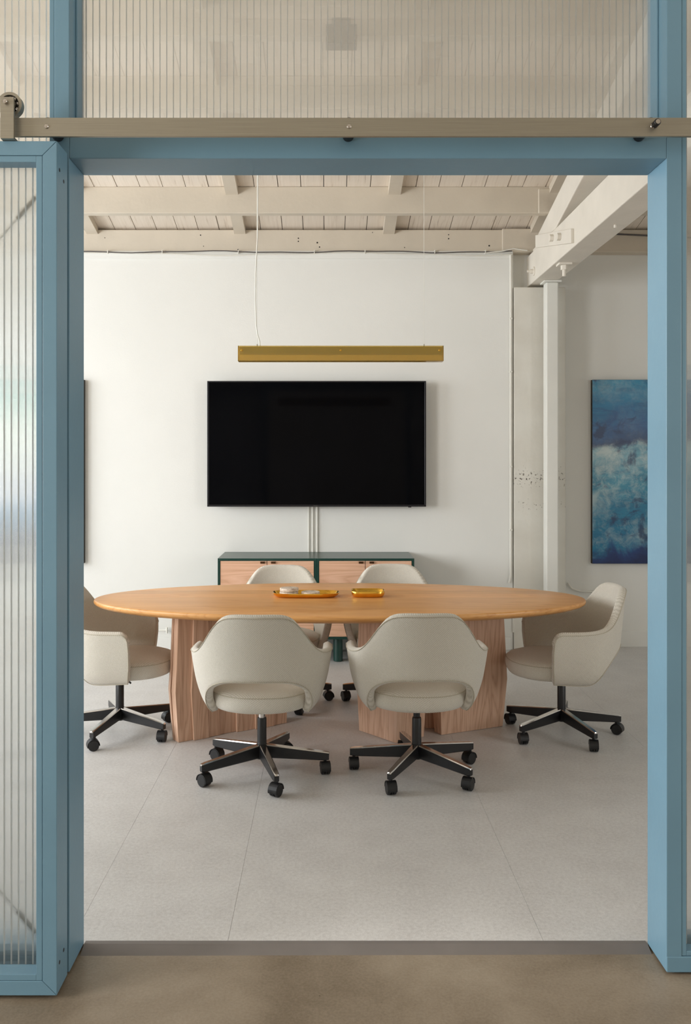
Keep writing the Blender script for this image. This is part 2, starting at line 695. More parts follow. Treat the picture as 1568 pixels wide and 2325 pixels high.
# reducer strip on the joint
st = MB().loft([[(XL + 0.003, 2.680, -0.008), (XL + 0.003, 2.745, -0.004), (XL + 0.003, 2.745, 0.003), (XL + 0.003, 2.725, 0.004)],
                [(XR - 0.003, 2.688, -0.008), (XR - 0.003, 2.745, -0.004), (XR - 0.003, 2.745, 0.003), (XR - 0.003, 2.725, 0.004)]]).build('trim_1', M['tape'])
tag(st, 'grey rubber threshold strip across the doorway', kind='structure')

# back wall
wb = MB().box(ROOM_L - 0.1, 1.474, FY, WY, 0, 3.16).build('wall_back', M['white_wall'], bevel=0.004)
tag(wb, 'white back wall behind the television', kind='structure')
wb2 = MB().box(1.40, ROOM_R + 0.1, WY, WY + 0.12, 0, 3.5).build('wall_back_right', M['white_wall'])
tag(wb2, 'white wall behind the column and ocean painting', kind='structure')
wb3 = MB().box(ROOM_L - 0.1, 1.40, WY, WY + 0.12, 0, 3.5).build('wall_back_core', M['white_wall'])
tag(wb3, 'masonry behind the white back wall', kind='structure')
bbr = box('baseboard_right', 1.885, ROOM_R, WY - 0.015, WY, 0.0, 0.13, M['white_wall'], bevel=0.003)
tag(bbr, 'white baseboard under the ocean painting', kind='structure')
bbl = box('baseboard_back', ROOM_L, 1.455, FY - 0.012, FY, 0.0, 0.10, M['white_wall'], bevel=0.003)
tag(bbl, 'white baseboard along the back wall', kind='structure')
tc = box('trim_2', ROOM_L, 1.455, FY - 0.012, FY, 3.095, 3.14, M['white_wall'], bevel=0.004)
tag(tc, 'thin white cover strip at the top of the back wall', kind='structure')

# left wall with two windows
WIN = ((2.95, 4.55), (4.85, 6.45))
wl = MB()
wl.box(ROOM_L - 0.12, ROOM_L, 2.6, 2.95, 0, 4.6)
wl.box(ROOM_L - 0.12, ROOM_L, 4.55, 4.85, 0, 4.6)
wl.box(ROOM_L - 0.12, ROOM_L, 6.45, WY + 0.12, 0, 4.6)
for y0, y1 in WIN:
    wl.box(ROOM_L - 0.12, ROOM_L, y0, y1, 0, 0.9)
    wl.box(ROOM_L - 0.12, ROOM_L, y0, y1, 3.2, 4.6)
tag(wl.build('wall_left', M['white_wall']), 'white side wall with two windows', kind='structure')
for k, (y0, y1) in enumerate(WIN):
    w = MB()
    xa, xb = ROOM_L - 0.05, ROOM_L - 0.01
    w.box(xa, xb, y0, y0 + 0.04, 0.9, 3.2).box(xa, xb, y1 - 0.04, y1, 0.9, 3.2)
    w.box(xa, xb, y0, y1, 0.9, 0.94).box(xa, xb, y0, y1, 3.16, 3.2)
    w.box(xa, xb, (y0 + y1) / 2 - 0.015, (y0 + y1) / 2 + 0.015, 0.9, 3.2)
    tag(w.build('window_%d' % (k + 1), M['white_steel']), 'white window frame in the side wall', kind='structure')
tag(box('wall_right', ROOM_R, ROOM_R + 0.12, 2.6, WY + 0.12, 0, 4.6, M['white_wall']), 'white right side wall of the meeting room', kind='structure')

# hall shell
hw = MB().box(-5.32, -5.2, -4, -0.9, 0, 4.6).box(-5.32, -5.2, 1.5, 2.75, 0, 4.6).box(-5.32, -5.2, -0.9, 1.5, 0, 0.85).box(-5.32, -5.2, -0.9, 1.5, 2.95, 4.6)
tag(hw.build('wall_hall_left', M['hall_wall']), 'hall side wall with a wide window', kind='structure')
tag(box('wall_hall_corner', -5.2, ROOM_L - 0.12, 2.6, 2.75, 0, 4.6, M['hall_wall']), 'hall wall beside the partition', kind='structure')
tag(MB().box(5.0, 5.12, -4, -0.6, 0, 4.6).box(5.0, 5.12, 1.8, 2.75, 0, 4.6).box(5.0, 5.12, -0.6, 1.8, 0, 0.85).box(5.0, 5.12, -0.6, 1.8, 2.95, 4.6).build('wall_hall_right', M['hall_wall']), 'hall wall on the right', kind='structure')
tag(box('wall_hall_back', -5.32, 5.12, -4.12, -4.0, 0, 4.6, M['hall_wall']), 'hall wall behind the viewer', kind='structure')
tag(box('ceiling_hall', -5.32, 5.12, -4.12, 2.6, 4.45, 4.55, M['hall_wall']), 'hall ceiling', kind='structure')

# ceiling: sloped deck of single boards over purlins and battens
ya, yb = WY + 0.1, 2.55
ce = MB().loft([[(ROOM_L - 0.12, ya, deck(ya) + 0.035), (ROOM_L - 0.12, ya, deck(ya) + 0.09), (ROOM_L - 0.12, yb, deck(yb) + 0.09), (ROOM_L - 0.12, yb, deck(yb) + 0.035)],
                [(ROOM_R + 0.12, ya, deck(ya) + 0.035), (ROOM_R + 0.12, ya, deck(ya) + 0.09), (ROOM_R + 0.12, yb, deck(yb) + 0.09), (ROOM_R + 0.12, yb, deck(yb) + 0.035)]]).build('ceiling', M['dark_gap'])
tag(ce, 'sloped ceiling of cream painted boards over timber purlins', kind='structure')
bmesh0 = {}
x = ROOM_L
bi = 0
widths = [0.166, 0.158, 0.166, 0.11, 0.166, 0.172]
while x < ROOM_R - 0.02:
    k = random.randrange(len(widths)) if random.random() < 0.35 else 0
    w_ = widths[k]
    if k not in bmesh0:
        g = 0.005
        bmesh0[k] = MB().loft([[(g / 2, ya, deck(ya)), (g / 2, ya, deck(ya) + 0.022), (g / 2, yb, deck(yb) + 0.022), (g / 2, yb, deck(yb))],
                               [(w_ - g / 2, ya, deck(ya)), (w_ - g / 2, ya, deck(ya) + 0.022), (w_ - g / 2, yb, deck(yb) + 0.022), (w_ - g / 2, yb, deck(yb))]]).mesh('ceiling_board')
        bmesh0[k].materials.append(M['board'])
    o = bpy.data.objects.new('ceiling_board', bmesh0[k])
    C.objects.link(o)
    o.parent = ce
    o.location = (x, 0, random.uniform(-0.002, 0.002))
    x += w_
PUR = [6.396 - 0.604 * i for i in range(7)]
for y in PUR:
    zt = deck(y) - 0.001
    MB().loft([[(ROOM_L, y, zt - 0.195), (ROOM_L, y + 0.07, zt - 0.195), (ROOM_L, y + 0.07, zt - 0.016), (ROOM_L, y, zt)],
               [(ROOM_R, y, zt - 0.195), (ROOM_R, y + 0.07, zt - 0.195), (ROOM_R, y + 0.07, zt - 0.016), (ROOM_R, y, zt)]]).build('purlin', M['cream_wood'], ce, bevel=0.006)
box('wall_plate', ROOM_L, ROOM_R, 6.985, WY, 3.15, deck(7.09) - 0.002, M['cream_wood'], ce, bevel=0.005)
nail_me = MB().cyl((0, -0.0015, 0), (0, 0.0015, 0), 0.006, n=10).mesh('nail')
nail_me.materials.append(M['dark_gap'])
for (px_, v_) in ((238, 540), (455, 534), (462, 559), (677, 541), (677, 548), (720, 551), (725, 561), (845, 528), (918, 562), (1018, 533), (1018, 542), (1110, 558), (540, 567)):
    o = bpy.data.objects.new('nail', nail_me)
    C.objects.link(o)
    o.parent = ce
    o.location = ((px_ - 742) * 6.985 / 2000, 6.985, 1.5 + (1045 - v_) * 6.985 / 2000)
    k_ = random.uniform(0.5, 1.1)
    o.scale = (k_, 1, k_)
# flat battens under the deck, one per bay
ends = [6.985] + PUR
for i in range(len(ends) - 1):
    y1, y0 = ends[i], ends[i + 1] + 0.07
    for bx in (-4.2, -3.03, -1.86, -0.69, 0.49, 1.655, 2.83):
        MB().loft([[(bx - 0.045, y0, deck(y0) - 0.06), (bx - 0.045, y1, deck(y1) - 0.06), (bx - 0.045, y1, deck(y1) - 0.002), (bx - 0.045, y0, deck(y0) - 0.002)],
                   [(bx + 0.045, y0, deck(y0) - 0.06), (bx + 0.045, y1, deck(y1) - 0.06), (bx + 0.045, y1, deck(y1) - 0.002), (bx + 0.045, y0, deck(y0) - 0.002)]]).build('batten', M['cream_wood'], ce)
# splice cleats where purlins pass the truss
for y, x0 in ((6.985, 1.385), (PUR[0], 1.53), (PUR[1], 1.50)):
    zt = deck(y) - 0.01
    box('splice_cleat', x0, 1.95, y - 0.022, y - 0.0005, zt - 0.19, zt - 0.012, M['cream_wood'], ce, bevel=0.006)

# ------------------------------------------------------------------ roof truss
tr = empty('roof_truss', (1.70, 4.9, 2.89))
tag(tr, 'white timber roof truss with bolted tie beam rising to the upper right', 'truss')
TX0, TX1 = 1.605, 1.785


def tpart(mb, name, mat, parent=tr, bevel=None, smooth=None):
    o = mb.build(name, mat, parent, bevel=bevel, smooth=smooth)
    off = Vector(tr.location)
    o.data.transform(Matrix.Translation(-off))
    return o


tb = tpart(MB().box(TX0, TX1, 2.80, 7.085, 2.89, 3.13), 'tie_beam', M['truss'], bevel=0.006)


def rz_(y):      # underside of the purlins
    return 3.295 + SL * (6.396 - y) - 0.001


raf = tpart(MB().loft([[(TX0, 6.62, rz_(6.62) - 0.105), (TX0, 6.75, rz_(6.75)), (TX0, 2.80, rz_(2.80)), (TX0, 2.80, rz_(2.80) - 0.21), (TX0, 6.2, rz_(6.2) - 0.21)],
                       [(TX1, 6.62, rz_(6.62) - 0.105), (TX1, 6.75, rz_(6.75)), (TX1, 2.80, rz_(2.80)), (TX1, 2.80, rz_(2.80) - 0.21), (TX1, 6.2, rz_(6.2) - 0.21)]]), 'principal_rafter', M['truss'], bevel=0.006)
tpart(MB().box(TX0 + 0.02, TX1 - 0.02, 6.62, 6.955, 3.131, rz_(6.955) - 0.0), 'heel_block', M['truss'], bevel=0.005)
sp = [(6.707, 3.118), (6.707, 3.214), (5.727, 3.006), (5.727, 2.912)]
strap = tpart(MB().loft([[(TX0 - 0.02, y, z) for y, z in sp], [(TX0 - 0.0005, y, z) for y, z in sp]]), 'heel_strap', M['truss'], bevel=0.003)
for y in (6.18, 5.98):
    z = 3.063 + (y - 6.2) * 0.21
    o = MB().cyl((TX0 - 0.045, y, z), (TX0 - 0.0205, y, z), 0.026, n=6).build('bolt_head', M['truss'], strap, smooth=30)
    o.data.transform(Matrix.Translation(-Vector(tr.location)))
bt = MB().cyl((TX0 - 0.008, 6.83, 2.965), (TX0 - 0.0005, 6.83, 2.965), 0.035, n=20)
bt.cyl((TX0 - 0.03, 6.83, 2.965), (TX0 - 0.008, 6.83, 2.965), 0.018, n=6).cyl((TX0 - 0.055, 6.83, 2.965), (TX0 - 0.03, 6.83, 2.965), 0.009, n=12)
tpart(bt, 'through_bolt', M['truss'], smooth=30)
hb = MB().box(1.63, 1.72, 6.18, 6.27, 2.876, 2.8895)
hb.cyl((1.675, 6.225, 2.845), (1.675, 6.225, 2.876), 0.024, n=6).cyl((1.675, 6.225, 2.80), (1.675, 6.225, 2.845), 0.013, n=12)
tpart(hb, 'hanger_bolt', M['truss'], smooth=30)
for (y, n_) in ((5.2, 0), (4.6, 1)):
    tpart(MB().cyl((1.70, y, 2.872), (1.70, y, 2.8895), 0.008, n=10), 'screw_eye', M['truss'])

# pilaster, steel post
pl = MB().box(1.4768, 1.885, 6.96, WY - 0.001, 0.001, 2.868).build('concrete_pilaster', M['plaster'], bevel=0.006)
tag(pl, 'pitted white concrete pilaster behind the square steel post', 'pilaster')
po = empty('steel_post', (1.74, 6.85, 0))
tag(po, 'slender square white steel post carrying the roof truss', 'post')
MB().box(-0.048, 0.048, -0.048, 0.048, 0.012, 2.876).build('post_shaft', M['white_steel'], po, bevel=0.01)
MB().box(-0.068, 0.068, -0.066, 0.066, 2.876, 2.889).build('cap_plate', M['white_steel'], po, bevel=0.003)
MB().box(-0.075, 0.075, -0.075, 0.075, 0.0, 0.012).build('base_plate', M['white_steel'], po, bevel=0.003)

# conduit beside the wall edge
cd = MB().tube([(1.452, FY - 0.016, 3.12), (1.452, FY - 0.016, 2.0), (1.452, FY - 0.016, 0.60), (1.449, FY - 0.016, 0.565), (1.44, FY - 0.016, 0.53)], 0.010, 10).build('conduit', M['cable_white'], smooth=60)
tag(cd, 'thin white conduit running down the wall edge beside the pilaster', 'conduit')
for z in (2.62, 2.2, 1.45, 0.95):
    MB().box(1.441, 1.465, FY - 0.028, FY - 0.001, z - 0.006, z + 0.006).build('clip', M['cable_white'], cd, bevel=0.002)
c2 = MB().cyl((1.475, 6.968, 0.14), (1.475, 6.968, 0.42), 0.009, n=10).build('wire_stub', M['cable_white'], smooth=60)
tag(c2, 'short white pipe end low on the wall under the right of the table', 'pipe')

# cables at the top of the back wall
pts = []
n = 60
for i in range(n + 1):
    xx = ROOM_L + 0.02 + (1.44 - ROOM_L) * i / n
    pts.append((xx, FY - 0.026, 3.146 + 0.006 * math.sin(xx * 5.1) + 0.003 * math.sin(xx * 13)))
cb = MB().tube(pts, 0.0042, 8).build('wall_cable', M['cable_dark'], smooth=60)
tag(cb, 'dark cable strung along the top of the back wall', 'cable')
for xx in (-1.73, -1.3, -0.7, -0.1, 0.3, 0.85, 1.25):
    MB().box(xx - 0.003, xx + 0.003, FY - 0.032, FY - 0.001, 3.132, 3.160).build('clip', M['cable_white'], cb)
pts = []
for i in range(n + 1):
    xx = ROOM_L + 0.02 + (1.44 - ROOM_L) * i / n
    pts.append((xx, FY - 0.02, 3.128 + 0.009 * math.sin(xx * 3.3 + 1) + 0.003 * math.sin(xx * 9)))
tag(MB().tube(pts, 0.005, 8).build('wall_cable', M['cable_white'], smooth=60), 'white cable sagging under the dark cable on the back wall', 'cable')
tag(MB().tube([(1.25, FY - 0.028, 3.135), (1.38, FY - 0.03, 3.15), (1.47, FY - 0.03, 3.17), (1.58, FY - 0.03, 3.155)], 0.005, 8).build('wall_cable', M['cable_white'], smooth=60),
    'loose end of white cable bent towards the truss heel', 'cable')
pts = [(1.9 + 0.1 * i, WY - 0.022, 3.19 - 0.03 * math.sin(PI * (0.1 * i) / 2.2)) for i in range(23)]
tag(MB().tube(pts, 0.011, 8).build('wall_cable', M['cable_dark'], smooth=60), 'thick dark cable under the eaves above the ocean painting', 'cable')
pts = [(2.05 + 0.1 * i, 6.965, 3.30 - 0.012 * i * 0.4) for i in range(20)]
tag(MB().tube(pts, 0.007, 8).build('wall_cable', M['cable_dark'], smooth=60), 'thin dark cable higher under the right eaves', 'cable')
pts = [(1.93, WY - 0.025, 0.52), (1.96, WY - 0.03, 0.475), (2.02, WY - 0.03, 0.452), (2.12, WY - 0.03, 0.448), (2.3, WY - 0.03, 0.46)]
tag(MB().tube(pts, 0.008, 8).build('wall_cable', M['cable_white'], smooth=60), 'pale cable drooping from the pilaster behind the right end chair', 'cable')
pts = [(-1.36, FY - 0.02, 0.155), (-1.27, FY - 0.02, 0.157), (-1.255, FY - 0.03, 0.157)]
wc = MB().tube(pts, 0.005, 8).cyl((-1.262, FY - 0.03, 0.135), (-1.262, FY - 0.03, 0.182), 0.008, n=10)
tag(wc.build('wall_cable', M['cable_white'], smooth=60), 'short white cable stub low on the wall behind the left end chair', 'cable')

# ------------------------------------------------------------------ partition (timber frame + twin-wall sheets)
wf = empty('wall_front', (0, 2.66, 0))
tag(wf, 'blue timber partition with ribbed clear panels around the doorway', kind='structure')
OFF = Vector((0, -2.66, 0))


def fpart(mb, name, mat, parent=wf, bevel=None, smooth=None):
    o = mb.build(name, mat, parent, bevel=bevel, smooth=smooth)
    o.data.transform(Matrix.Translation(OFF))
    return o


ZTOP = 3.45
PWI = 0.045
LP0, LP1 = XL - PWI, XL           # left post
RP0, RP1 = XR, XR + PWI           # right post
fpart(MB().box(LP0, LP1, YO, YI, 0, ZTOP), 'post', M['blue'], bevel=0.0025)
fpart(MB().box(RP0, RP1, YO, YI, 0, ZTOP), 'post', M['blue'], bevel=0.0025)
fpart(MB().box(XL, XR, YO, YI, ZT, ZT + 0.085), 'header', M['blue'], bevel=0.0025)
fpart(MB().box(ROOM_L, ROOM_R, YO, YI, ZTOP, ZTOP + 0.045), 'top_plate', M['blue'], bevel=0.0025)
for xx in (-2.1, 2.35):
    fpart(MB().box(xx - PWI, xx, YO, YI, 0, ZTOP), 'post', M['blue'], bevel=0.0025)
fpart(MB().box(ROOM_L, LP0, YO, YI, 0, 0.046), 'bottom_plate', M['blue'], bevel=0.0025)
fpart(MB().box(RP0 + 0.0004, ROOM_R, YO - 0.0015, YI - 0.001, 0, 0.046), 'bottom_plate', M['blue'], bevel=0.0025)
# wall above the partition up to the deck
tag(MB().box(ROOM_L, ROOM_R, 2.62, 2.70, ZTOP + 0.045, deck(2.62)).build('wall_front_upper', M['white_wall']), 'white wall above the partition', kind='structure')

rib_cache = {}


def twinwall(parent, x0, x1, z0, z1, y, off=OFF, pitch=0.0205, t=0.007, mat='poly_milky'):
    for yy in (y, y + t):
        o = MB().box(x0, x1, yy - 0.0006, yy + 0.0006, z0, z1).build('sheet', M[mat], parent)
        o.data.transform(Matrix.Translation(off))
    key = round(z1 - z0, 4)
    if key not in rib_cache:
        rib_cache[key] = MB().box(-0.0011, 0.0011, 0.0007, t - 0.0007, 0, z1 - z0).mesh('rib')
        rib_cache[key].materials.append(M['rib'])
    x = x0 + pitch * 0.5
    while x < x1:
        o = bpy.data.objects.new('rib', rib_cache[key])
        C.objects.link(o)
        o.parent = parent
        o.location = Vector((x, y, z0)) + off
        x += pitch


def stops(x0, x1, z0, z1, y0, y1, w, d=wf):
    fpart(MB().box(x0, x0 + w, y0, y1, z0, z1), 'glazing_bead', M['blue'], bevel=0.0015)
    fpart(MB().box(x1 - w, x1, y0, y1, z0, z1), 'glazing_bead', M['blue'], bevel=0.0015)
    fpart(MB().box(x0 + w, x1 - w, y0, y1, z0, z0 + w), 'glazing_bead', M['blue'], bevel=0.0015)
    fpart(MB().box(x0 + w, x1 - w, y0, y1, z1 - w, z1), 'glazing_bead', M['blue'], bevel=0.0015)


GY = 2.690
# transom over the door
stops(XL, XR, ZT + 0.085, ZTOP, 2.640, GY - 0.001, 0.006)
pn = fpart(MB().box(XL + 0.001, XR - 0.001, GY + 0.0175, GY + 0.03, ZTOP - 0.02, ZTOP), 'panel_clip', M['blue'])
wp = empty('transom_panel')
wp.parent = wf
twinwall(wp, XL + 0.008, XR - 0.008, ZT + 0.087, ZTOP - 0.002, GY, mat='poly')
# side panels
for (x0, x1, nm) in ((-2.1, LP0, 'side_panel'), (RP1, 2.35 - PWI, 'side_panel')):
    lo = 0.047
    sp_ = empty(nm)
    sp_.parent = wf
    w = 0.014
    spans = ((lo, ZTOP),)
    for z0, z1 in spans:
        stops(x0, x1, z0, z1, YO + 0.002, 2.622, w)
        twinwall(sp_, x0 + 0.002, x1 - 0.002, z0 + 0.002, z1 - 0.002, 2.626)

# ------------------------------------------------------------------ sliding door (door_1)
DX1 = XL + 0.0005
DX0 = DX1 - 1.86
DY0, DY1 = 2.458, 2.558
DZ0, DZ1 = 0.006, 2.391
dr = empty('door_1', (DX1, DY0, 0))
tag(dr, 'blue framed sliding door with ribbed clear panel pushed to the left', kind='structure')
DOFF = Vector((-DX1, -DY0, 0))


def dpart(mb, name, mat, parent=dr, bevel=None, smooth=None):
    o = mb.build(name, mat, parent, bevel=bevel, smooth=smooth)
    o.data.transform(Matrix.Translation(DOFF))
    return o


FW = 0.040


def miter(a, b, c, d):   # quad in xz extruded in y
    return MB().loft([[(p[0], DY0, p[1]) for p in (a, b, c, d)], [(p[0], DY1, p[1]) for p in (a, b, c, d)]])


g = 0.0004
dpart(miter((DX1, DZ0 + g), (DX1, DZ1 - g), (DX1 - FW, DZ1 - FW - g), (DX1 - FW, DZ0 + FW + g)), 'stile', M['blue'], bevel=0.0015)
dpart(miter((DX0, DZ0 + g), (DX0, DZ1 - g), (DX0 + FW, DZ1 - FW - g), (DX0 + FW, DZ0 + FW + g)), 'stile', M['blue'], bevel=0.0015)
dpart(miter((DX0 + g, DZ1), (DX1 - g, DZ1), (DX1 - FW - g, DZ1 - FW), (DX0 + FW + g, DZ1 - FW)), 'rail', M['blue'], bevel=0.0015)
dpart(miter((DX0 + g, DZ0), (DX1 - g, DZ0), (DX1 - FW - g, DZ0 + FW), (DX0 + FW + g, DZ0 + FW)), 'rail', M['blue'], bevel=0.0015)
bw = 0.018
ix0, ix1, iz0, iz1 = DX0 + FW, DX1 - FW, DZ0 + FW, DZ1 - FW
y0, y1 = DY0 + 0.0015, DY0 + 0.052
dpart(MB().box(ix1 - bw, ix1 - 0.0012, y0, y1, iz0 + 0.001, iz1 - 0.001), 'glazing_bead', M['blue'], bevel=0.001)
dpart(MB().box(ix0 + 0.0012, ix0 + bw, y0, y1, iz0 + 0.001, iz1 - 0.001), 'glazing_bead', M['blue'], bevel=0.001)
dpart(MB().box(ix0 + bw, ix1 - bw, y0, y1, iz0 + 0.001, iz0 + bw), 'glazing_bead', M['blue'], bevel=0.001)
dpart(MB().box(ix0 + bw, ix1 - bw, y0, y1, iz1 - bw, iz1 - 0.001), 'glazing_bead', M['blue'], bevel=0.001)
# plugged screw holes on the leading edge
for (yy, zz) in ((2.483, 2.318), (2.522, 2.298), (2.483, 0.085), (2.522, 0.098)):
    dpart(MB().cyl((DX1 - 0.004, yy, zz), (DX1 + 0.0004, yy, zz), 0.0055, n=16), 'screw_hole', M['rubber'])
dp = empty('door_panel')
dp.parent = dr
twinwall(dp, ix0 + 0.002, ix1 - 0.002, iz0 + 0.002, iz1 - 0.002, DY0 + 0.054, off=DOFF)
# tension wire with turnbuckle behind the sheet
for (p0, p1) in (((ix1 - 0.02, 2.545, iz1 - 0.06), (ix1 - 0.92, 2.545, 1.25)), ((ix1 - 0.02, 2.545, iz0 + 0.06), (ix1 - 0.92, 2.545, 1.15))):
    a, b = Vector(p0), Vector(p1)
    mb = MB().tube([a.lerp(b, k / 12) for k in range(13)], 0.0022, 6)
    mb.tube([a + Vector((0.012 * math.cos(t * PI / 6), 0, 0.012 * math.sin(t * PI / 6))) for t in range(12)], 0.003, 6, closed=True)
    mb.cyl(a.lerp(b, 0.03), a.lerp(b, 0.09), 0.006, n=10)
    dpart(mb, 'bracing_wire', M['steel'], smooth=60)

# roller hanger
hg = empty('door_hanger', (-0.888, 2.45, DZ1))
tag(hg, 'steel strap hanger with a bearing wheel on the sliding door rail', 'door hanger')
HO = -Vector(hg.location)


def hpart(mb, name, mat, parent=hg, **kw):
    o = mb.build(name, mat, parent, **kw)
    o.data.transform(Matrix.Translation(HO))
    return o


hs = MB().box(-0.905, -0.867, 2.440, 2.4475, DZ1 + 0.0005, 2.507).box(-0.905, -0.867, 2.4475, 2.52, DZ1 + 0.0005, DZ1 + 0.006)
hpart(hs, 'strap', M['steel'], bevel=0.001)
wc_ = Vector((-0.888, 0, 2.461 + 0.035))


def ring_y(r0, r1, ya_, yb_, n=40):
    mb = MB()
    rings = []
    for (r, y) in ((r1, ya_), (r1, yb_), (r0, yb_), (r0, ya_), (r1, ya_)):
        rings.append([(wc_.x + r * math.cos(2 * PI * i / n), y, wc_.z + r * math.sin(2 * PI * i / n)) for i in range(n)])
    mb.loft(rings, False, False)
    return mb


wh = hpart(ring_y(0.0265, 0.0345, 2.464, 2.486), 'wheel', M['steel'], smooth=40)
hpart(ring_y(0.009, 0.0165, 2.462, 2.486), 'inner_race', M['steel'], wh, smooth=40)
hpart(MB().cyl((wc_.x, 2.474, wc_.z), (wc_.x, 2.480, wc_.z), 0.0268, n=30), 'bearing_cage', M['rubber'], wh, smooth=40)
for k in range(9):
    a = 2 * PI * k / 9 + 0.2
    c_ = (wc_.x + 0.0215 * math.cos(a), 2.472, wc_.z + 0.0215 * math.sin(a))
    s = MB()
    nn = 10
    prof = [(0.0046 * math.sin(PI * i / 8) + 1e-5, -0.0046 * math.cos(PI * i / 8)) for i in range(9)]
    s.lathe(prof, nn, c_)
    hpart(s, 'ball', M['chrome'], wh, smooth=80)
bo = MB().cyl((-0.889, 2.4305, 2.492), (-0.889, 2.4400, 2.492), 0.0065, n=18, chamfer=0.001).cyl((-0.889, 2.4295, 2.492), (-0.889, 2.4306, 2.492), 0.003, n=6)
hpart(bo, 'bolt', M['chrome'], smooth=30)
hpart(MB().cyl((wc_.x, 2.4475, wc_.z), (wc_.x, 2.49, wc_.z), 0.0085, n=14), 'axle', M['steel'], smooth=40)

# rail
rl = empty('door_rail', (0.3, 2.47, 2.435))
tag(rl, 'brushed steel flat rail above the doorway that carries the sliding door', 'rail')
RO = -Vector(rl.location)


def rpart(mb, name, mat, parent=rl, **kw):
    o = mb.build(name, mat, parent, **kw)
    o.data.transform(Matrix.Translation(RO))
    return o


rpart(MB().box(-2.0, 1.62, 2.4695, 2.4795, 2.408, 2.4605), 'rail_bar', M['steel'], bevel=0.0008)
for xx in (-1.65, -0.786, 0.062, 0.912):
    z = 2.436
    rpart(MB().cyl((xx, 2.480, z + 0.013), (xx, YO, z + 0.013), 0.0165, n=24), 'standoff', M['black'], smooth=40)
    b_ = MB().cyl((xx, 2.466, z), (xx, 2.4695, z), 0.0062, n=20, chamfer=0.001).cyl((xx, 2.4655, z), (xx, 2.4662, z), 0.003, n=6)
    rpart(b_, 'bolt', M['chrome'], smooth=30)
sx, sz = 0.918, 2.440
ds = rpart(MB().cyl((sx, 2.445, sz), (sx, 2.4695, sz), 0.0095, n=22, chamfer=0.0015), 'door_stop', M['rubber'], smooth=40)
rpart(MB().cyl((sx, 2.4432, sz), (sx, 2.4449, sz), 0.0065, n=20), 'stop_bolt', M['chrome'], ds, smooth=30)

# ================================================================== THINGS ON THE WALL
# television
tv = empty('television', (-0.08, 6.88, 1.63))
tag(tv, 'large black flat screen television mounted on the white wall', 'television')
TVY = 6.865
tx0, tx1 = (470 - 742) * TVY / 2000, (967 - 742) * TVY / 2000
tz1, tz0 = 1.5 + (1045 - 865) * TVY / 2000, 1.5 - (1150.5 - 1045) * TVY / 2000
TO = -Vector(tv.location)


def tvp(mb, name, mat, parent=tv, **kw):
    o = mb.build(name, mat, parent, **kw)
    o.data.transform(Matrix.Translation(TO))
    return o


tvp(MB().box(tx0 + 0.01, tx1 - 0.01, TVY + 0.008, TVY + 0.035, tz0 + 0.01, tz1 - 0.01), 'back_housing', M['black'], bevel=0.004)
tvp(MB().box(tx0 + 0.01, tx1 - 0.01, TVY + 0.004, TVY + 0.0075, tz0 + 0.014, tz1 - 0.01), 'screen', M['screen'])
fw = 0.013
tvp(MB().box(tx0, tx1, TVY, TVY + 0.03, tz1 - 0.010, tz1), 'bezel', M['tv_frame'], bevel=0.002)
tvp(MB().box(tx0, tx1, TVY, TVY + 0.03, tz0, tz0 + 0.016), 'bezel', M['tv_frame'], bevel=0.002)
tvp(MB().box(tx0, tx0 + fw, TVY, TVY + 0.03, tz0 + 0.016, tz1 - 0.010), 'bezel', M['tv_frame'], bevel=0.002)
tvp(MB().box(tx1 - fw, tx1, TVY, TVY + 0.03, tz0 + 0.016, tz1 - 0.010), 'bezel', M['tv_frame'], bevel=0.002)
tvp(MB().box(-0.35, 0.20, TVY + 0.035, FY - 0.0005, 1.35, 1.85), 'wall_mount', M['black'])
xm = (716 - 742) * TVY / 2000
tvp(MB().box(xm - 0.017, xm + 0.017, TVY - 0.0008, TVY + 0.0002, tz0 + 0.005, tz0 + 0.010), 'name_badge', M['tape_dark'])
xm = (930 - 742) * TVY / 2000
tvp(MB().box(xm - 0.012, xm + 0.012, TVY + 0.002, TVY + 0.016, tz0 - 0.006, tz0 - 0.0002), 'sensor', M['rubber'], bevel=0.001)

# cable covers below the television
for px, r, lab in ((700.5, 0.0065, 'leftmost of the three white cable pipes under the television'),
                   (709.5, 0.0075, 'middle one of the three white cable pipes under the television'),
                   (719.5, 0.0080, 'rightmost of the three white cable pipes under the television')):
    xx = (px - 742) * 6.97 / 2000
    o = MB().cyl((xx, FY - 0.001 - r, 0.66), (xx, FY - 0.001 - r, 1.25), r, n=14).build('cable_pipe', M['cable_white'], smooth=60)
    tag(o, lab, 'pipe', 'cable pipes under the television')


# paintings
def painting(x0, x1, yw, z0, z1, mat, label):
    e = empty('painting', ((x0 + x1) / 2, yw - 0.02, z0))
    tag(e, label, 'painting', 'resin paintings on the back wall')
    w_, h_ = (x1 - x0) / 2, z1 - z0
    MB().box(-w_, w_, -0.022, 0.0195, 0, h_).build('panel', M['art_edge'], e, bevel=0.003)
    MB().box(-w_ + 0.001, w_ - 0.001, -0.0285, -0.0225, 0.001, h_ - 0.001).build('canvas', mat, e, bevel=0.002)
    return e


PY = WY - 0.02
painting((1344 - 742) * 7.045 / 2000, (1344 - 742) * 7.045 / 2000 + 1.2, WY, 1.5 - 235 * 7.045 / 2000, 1.5 + 183 * 7.045 / 2000, M['art_right'],
         'deep blue ocean wave painting cut off by the right door jamb')
painting((190.5 - 742) * 6.94 / 2000 - 1.2, (190.5 - 742) * 6.94 / 2000, FY, 1.5 - 234 * 6.94 / 2000, 1.5 + 183 * 6.94 / 2000, M['art_left'],
         'painting on the back wall left of the door, only its dark edge in clear view')

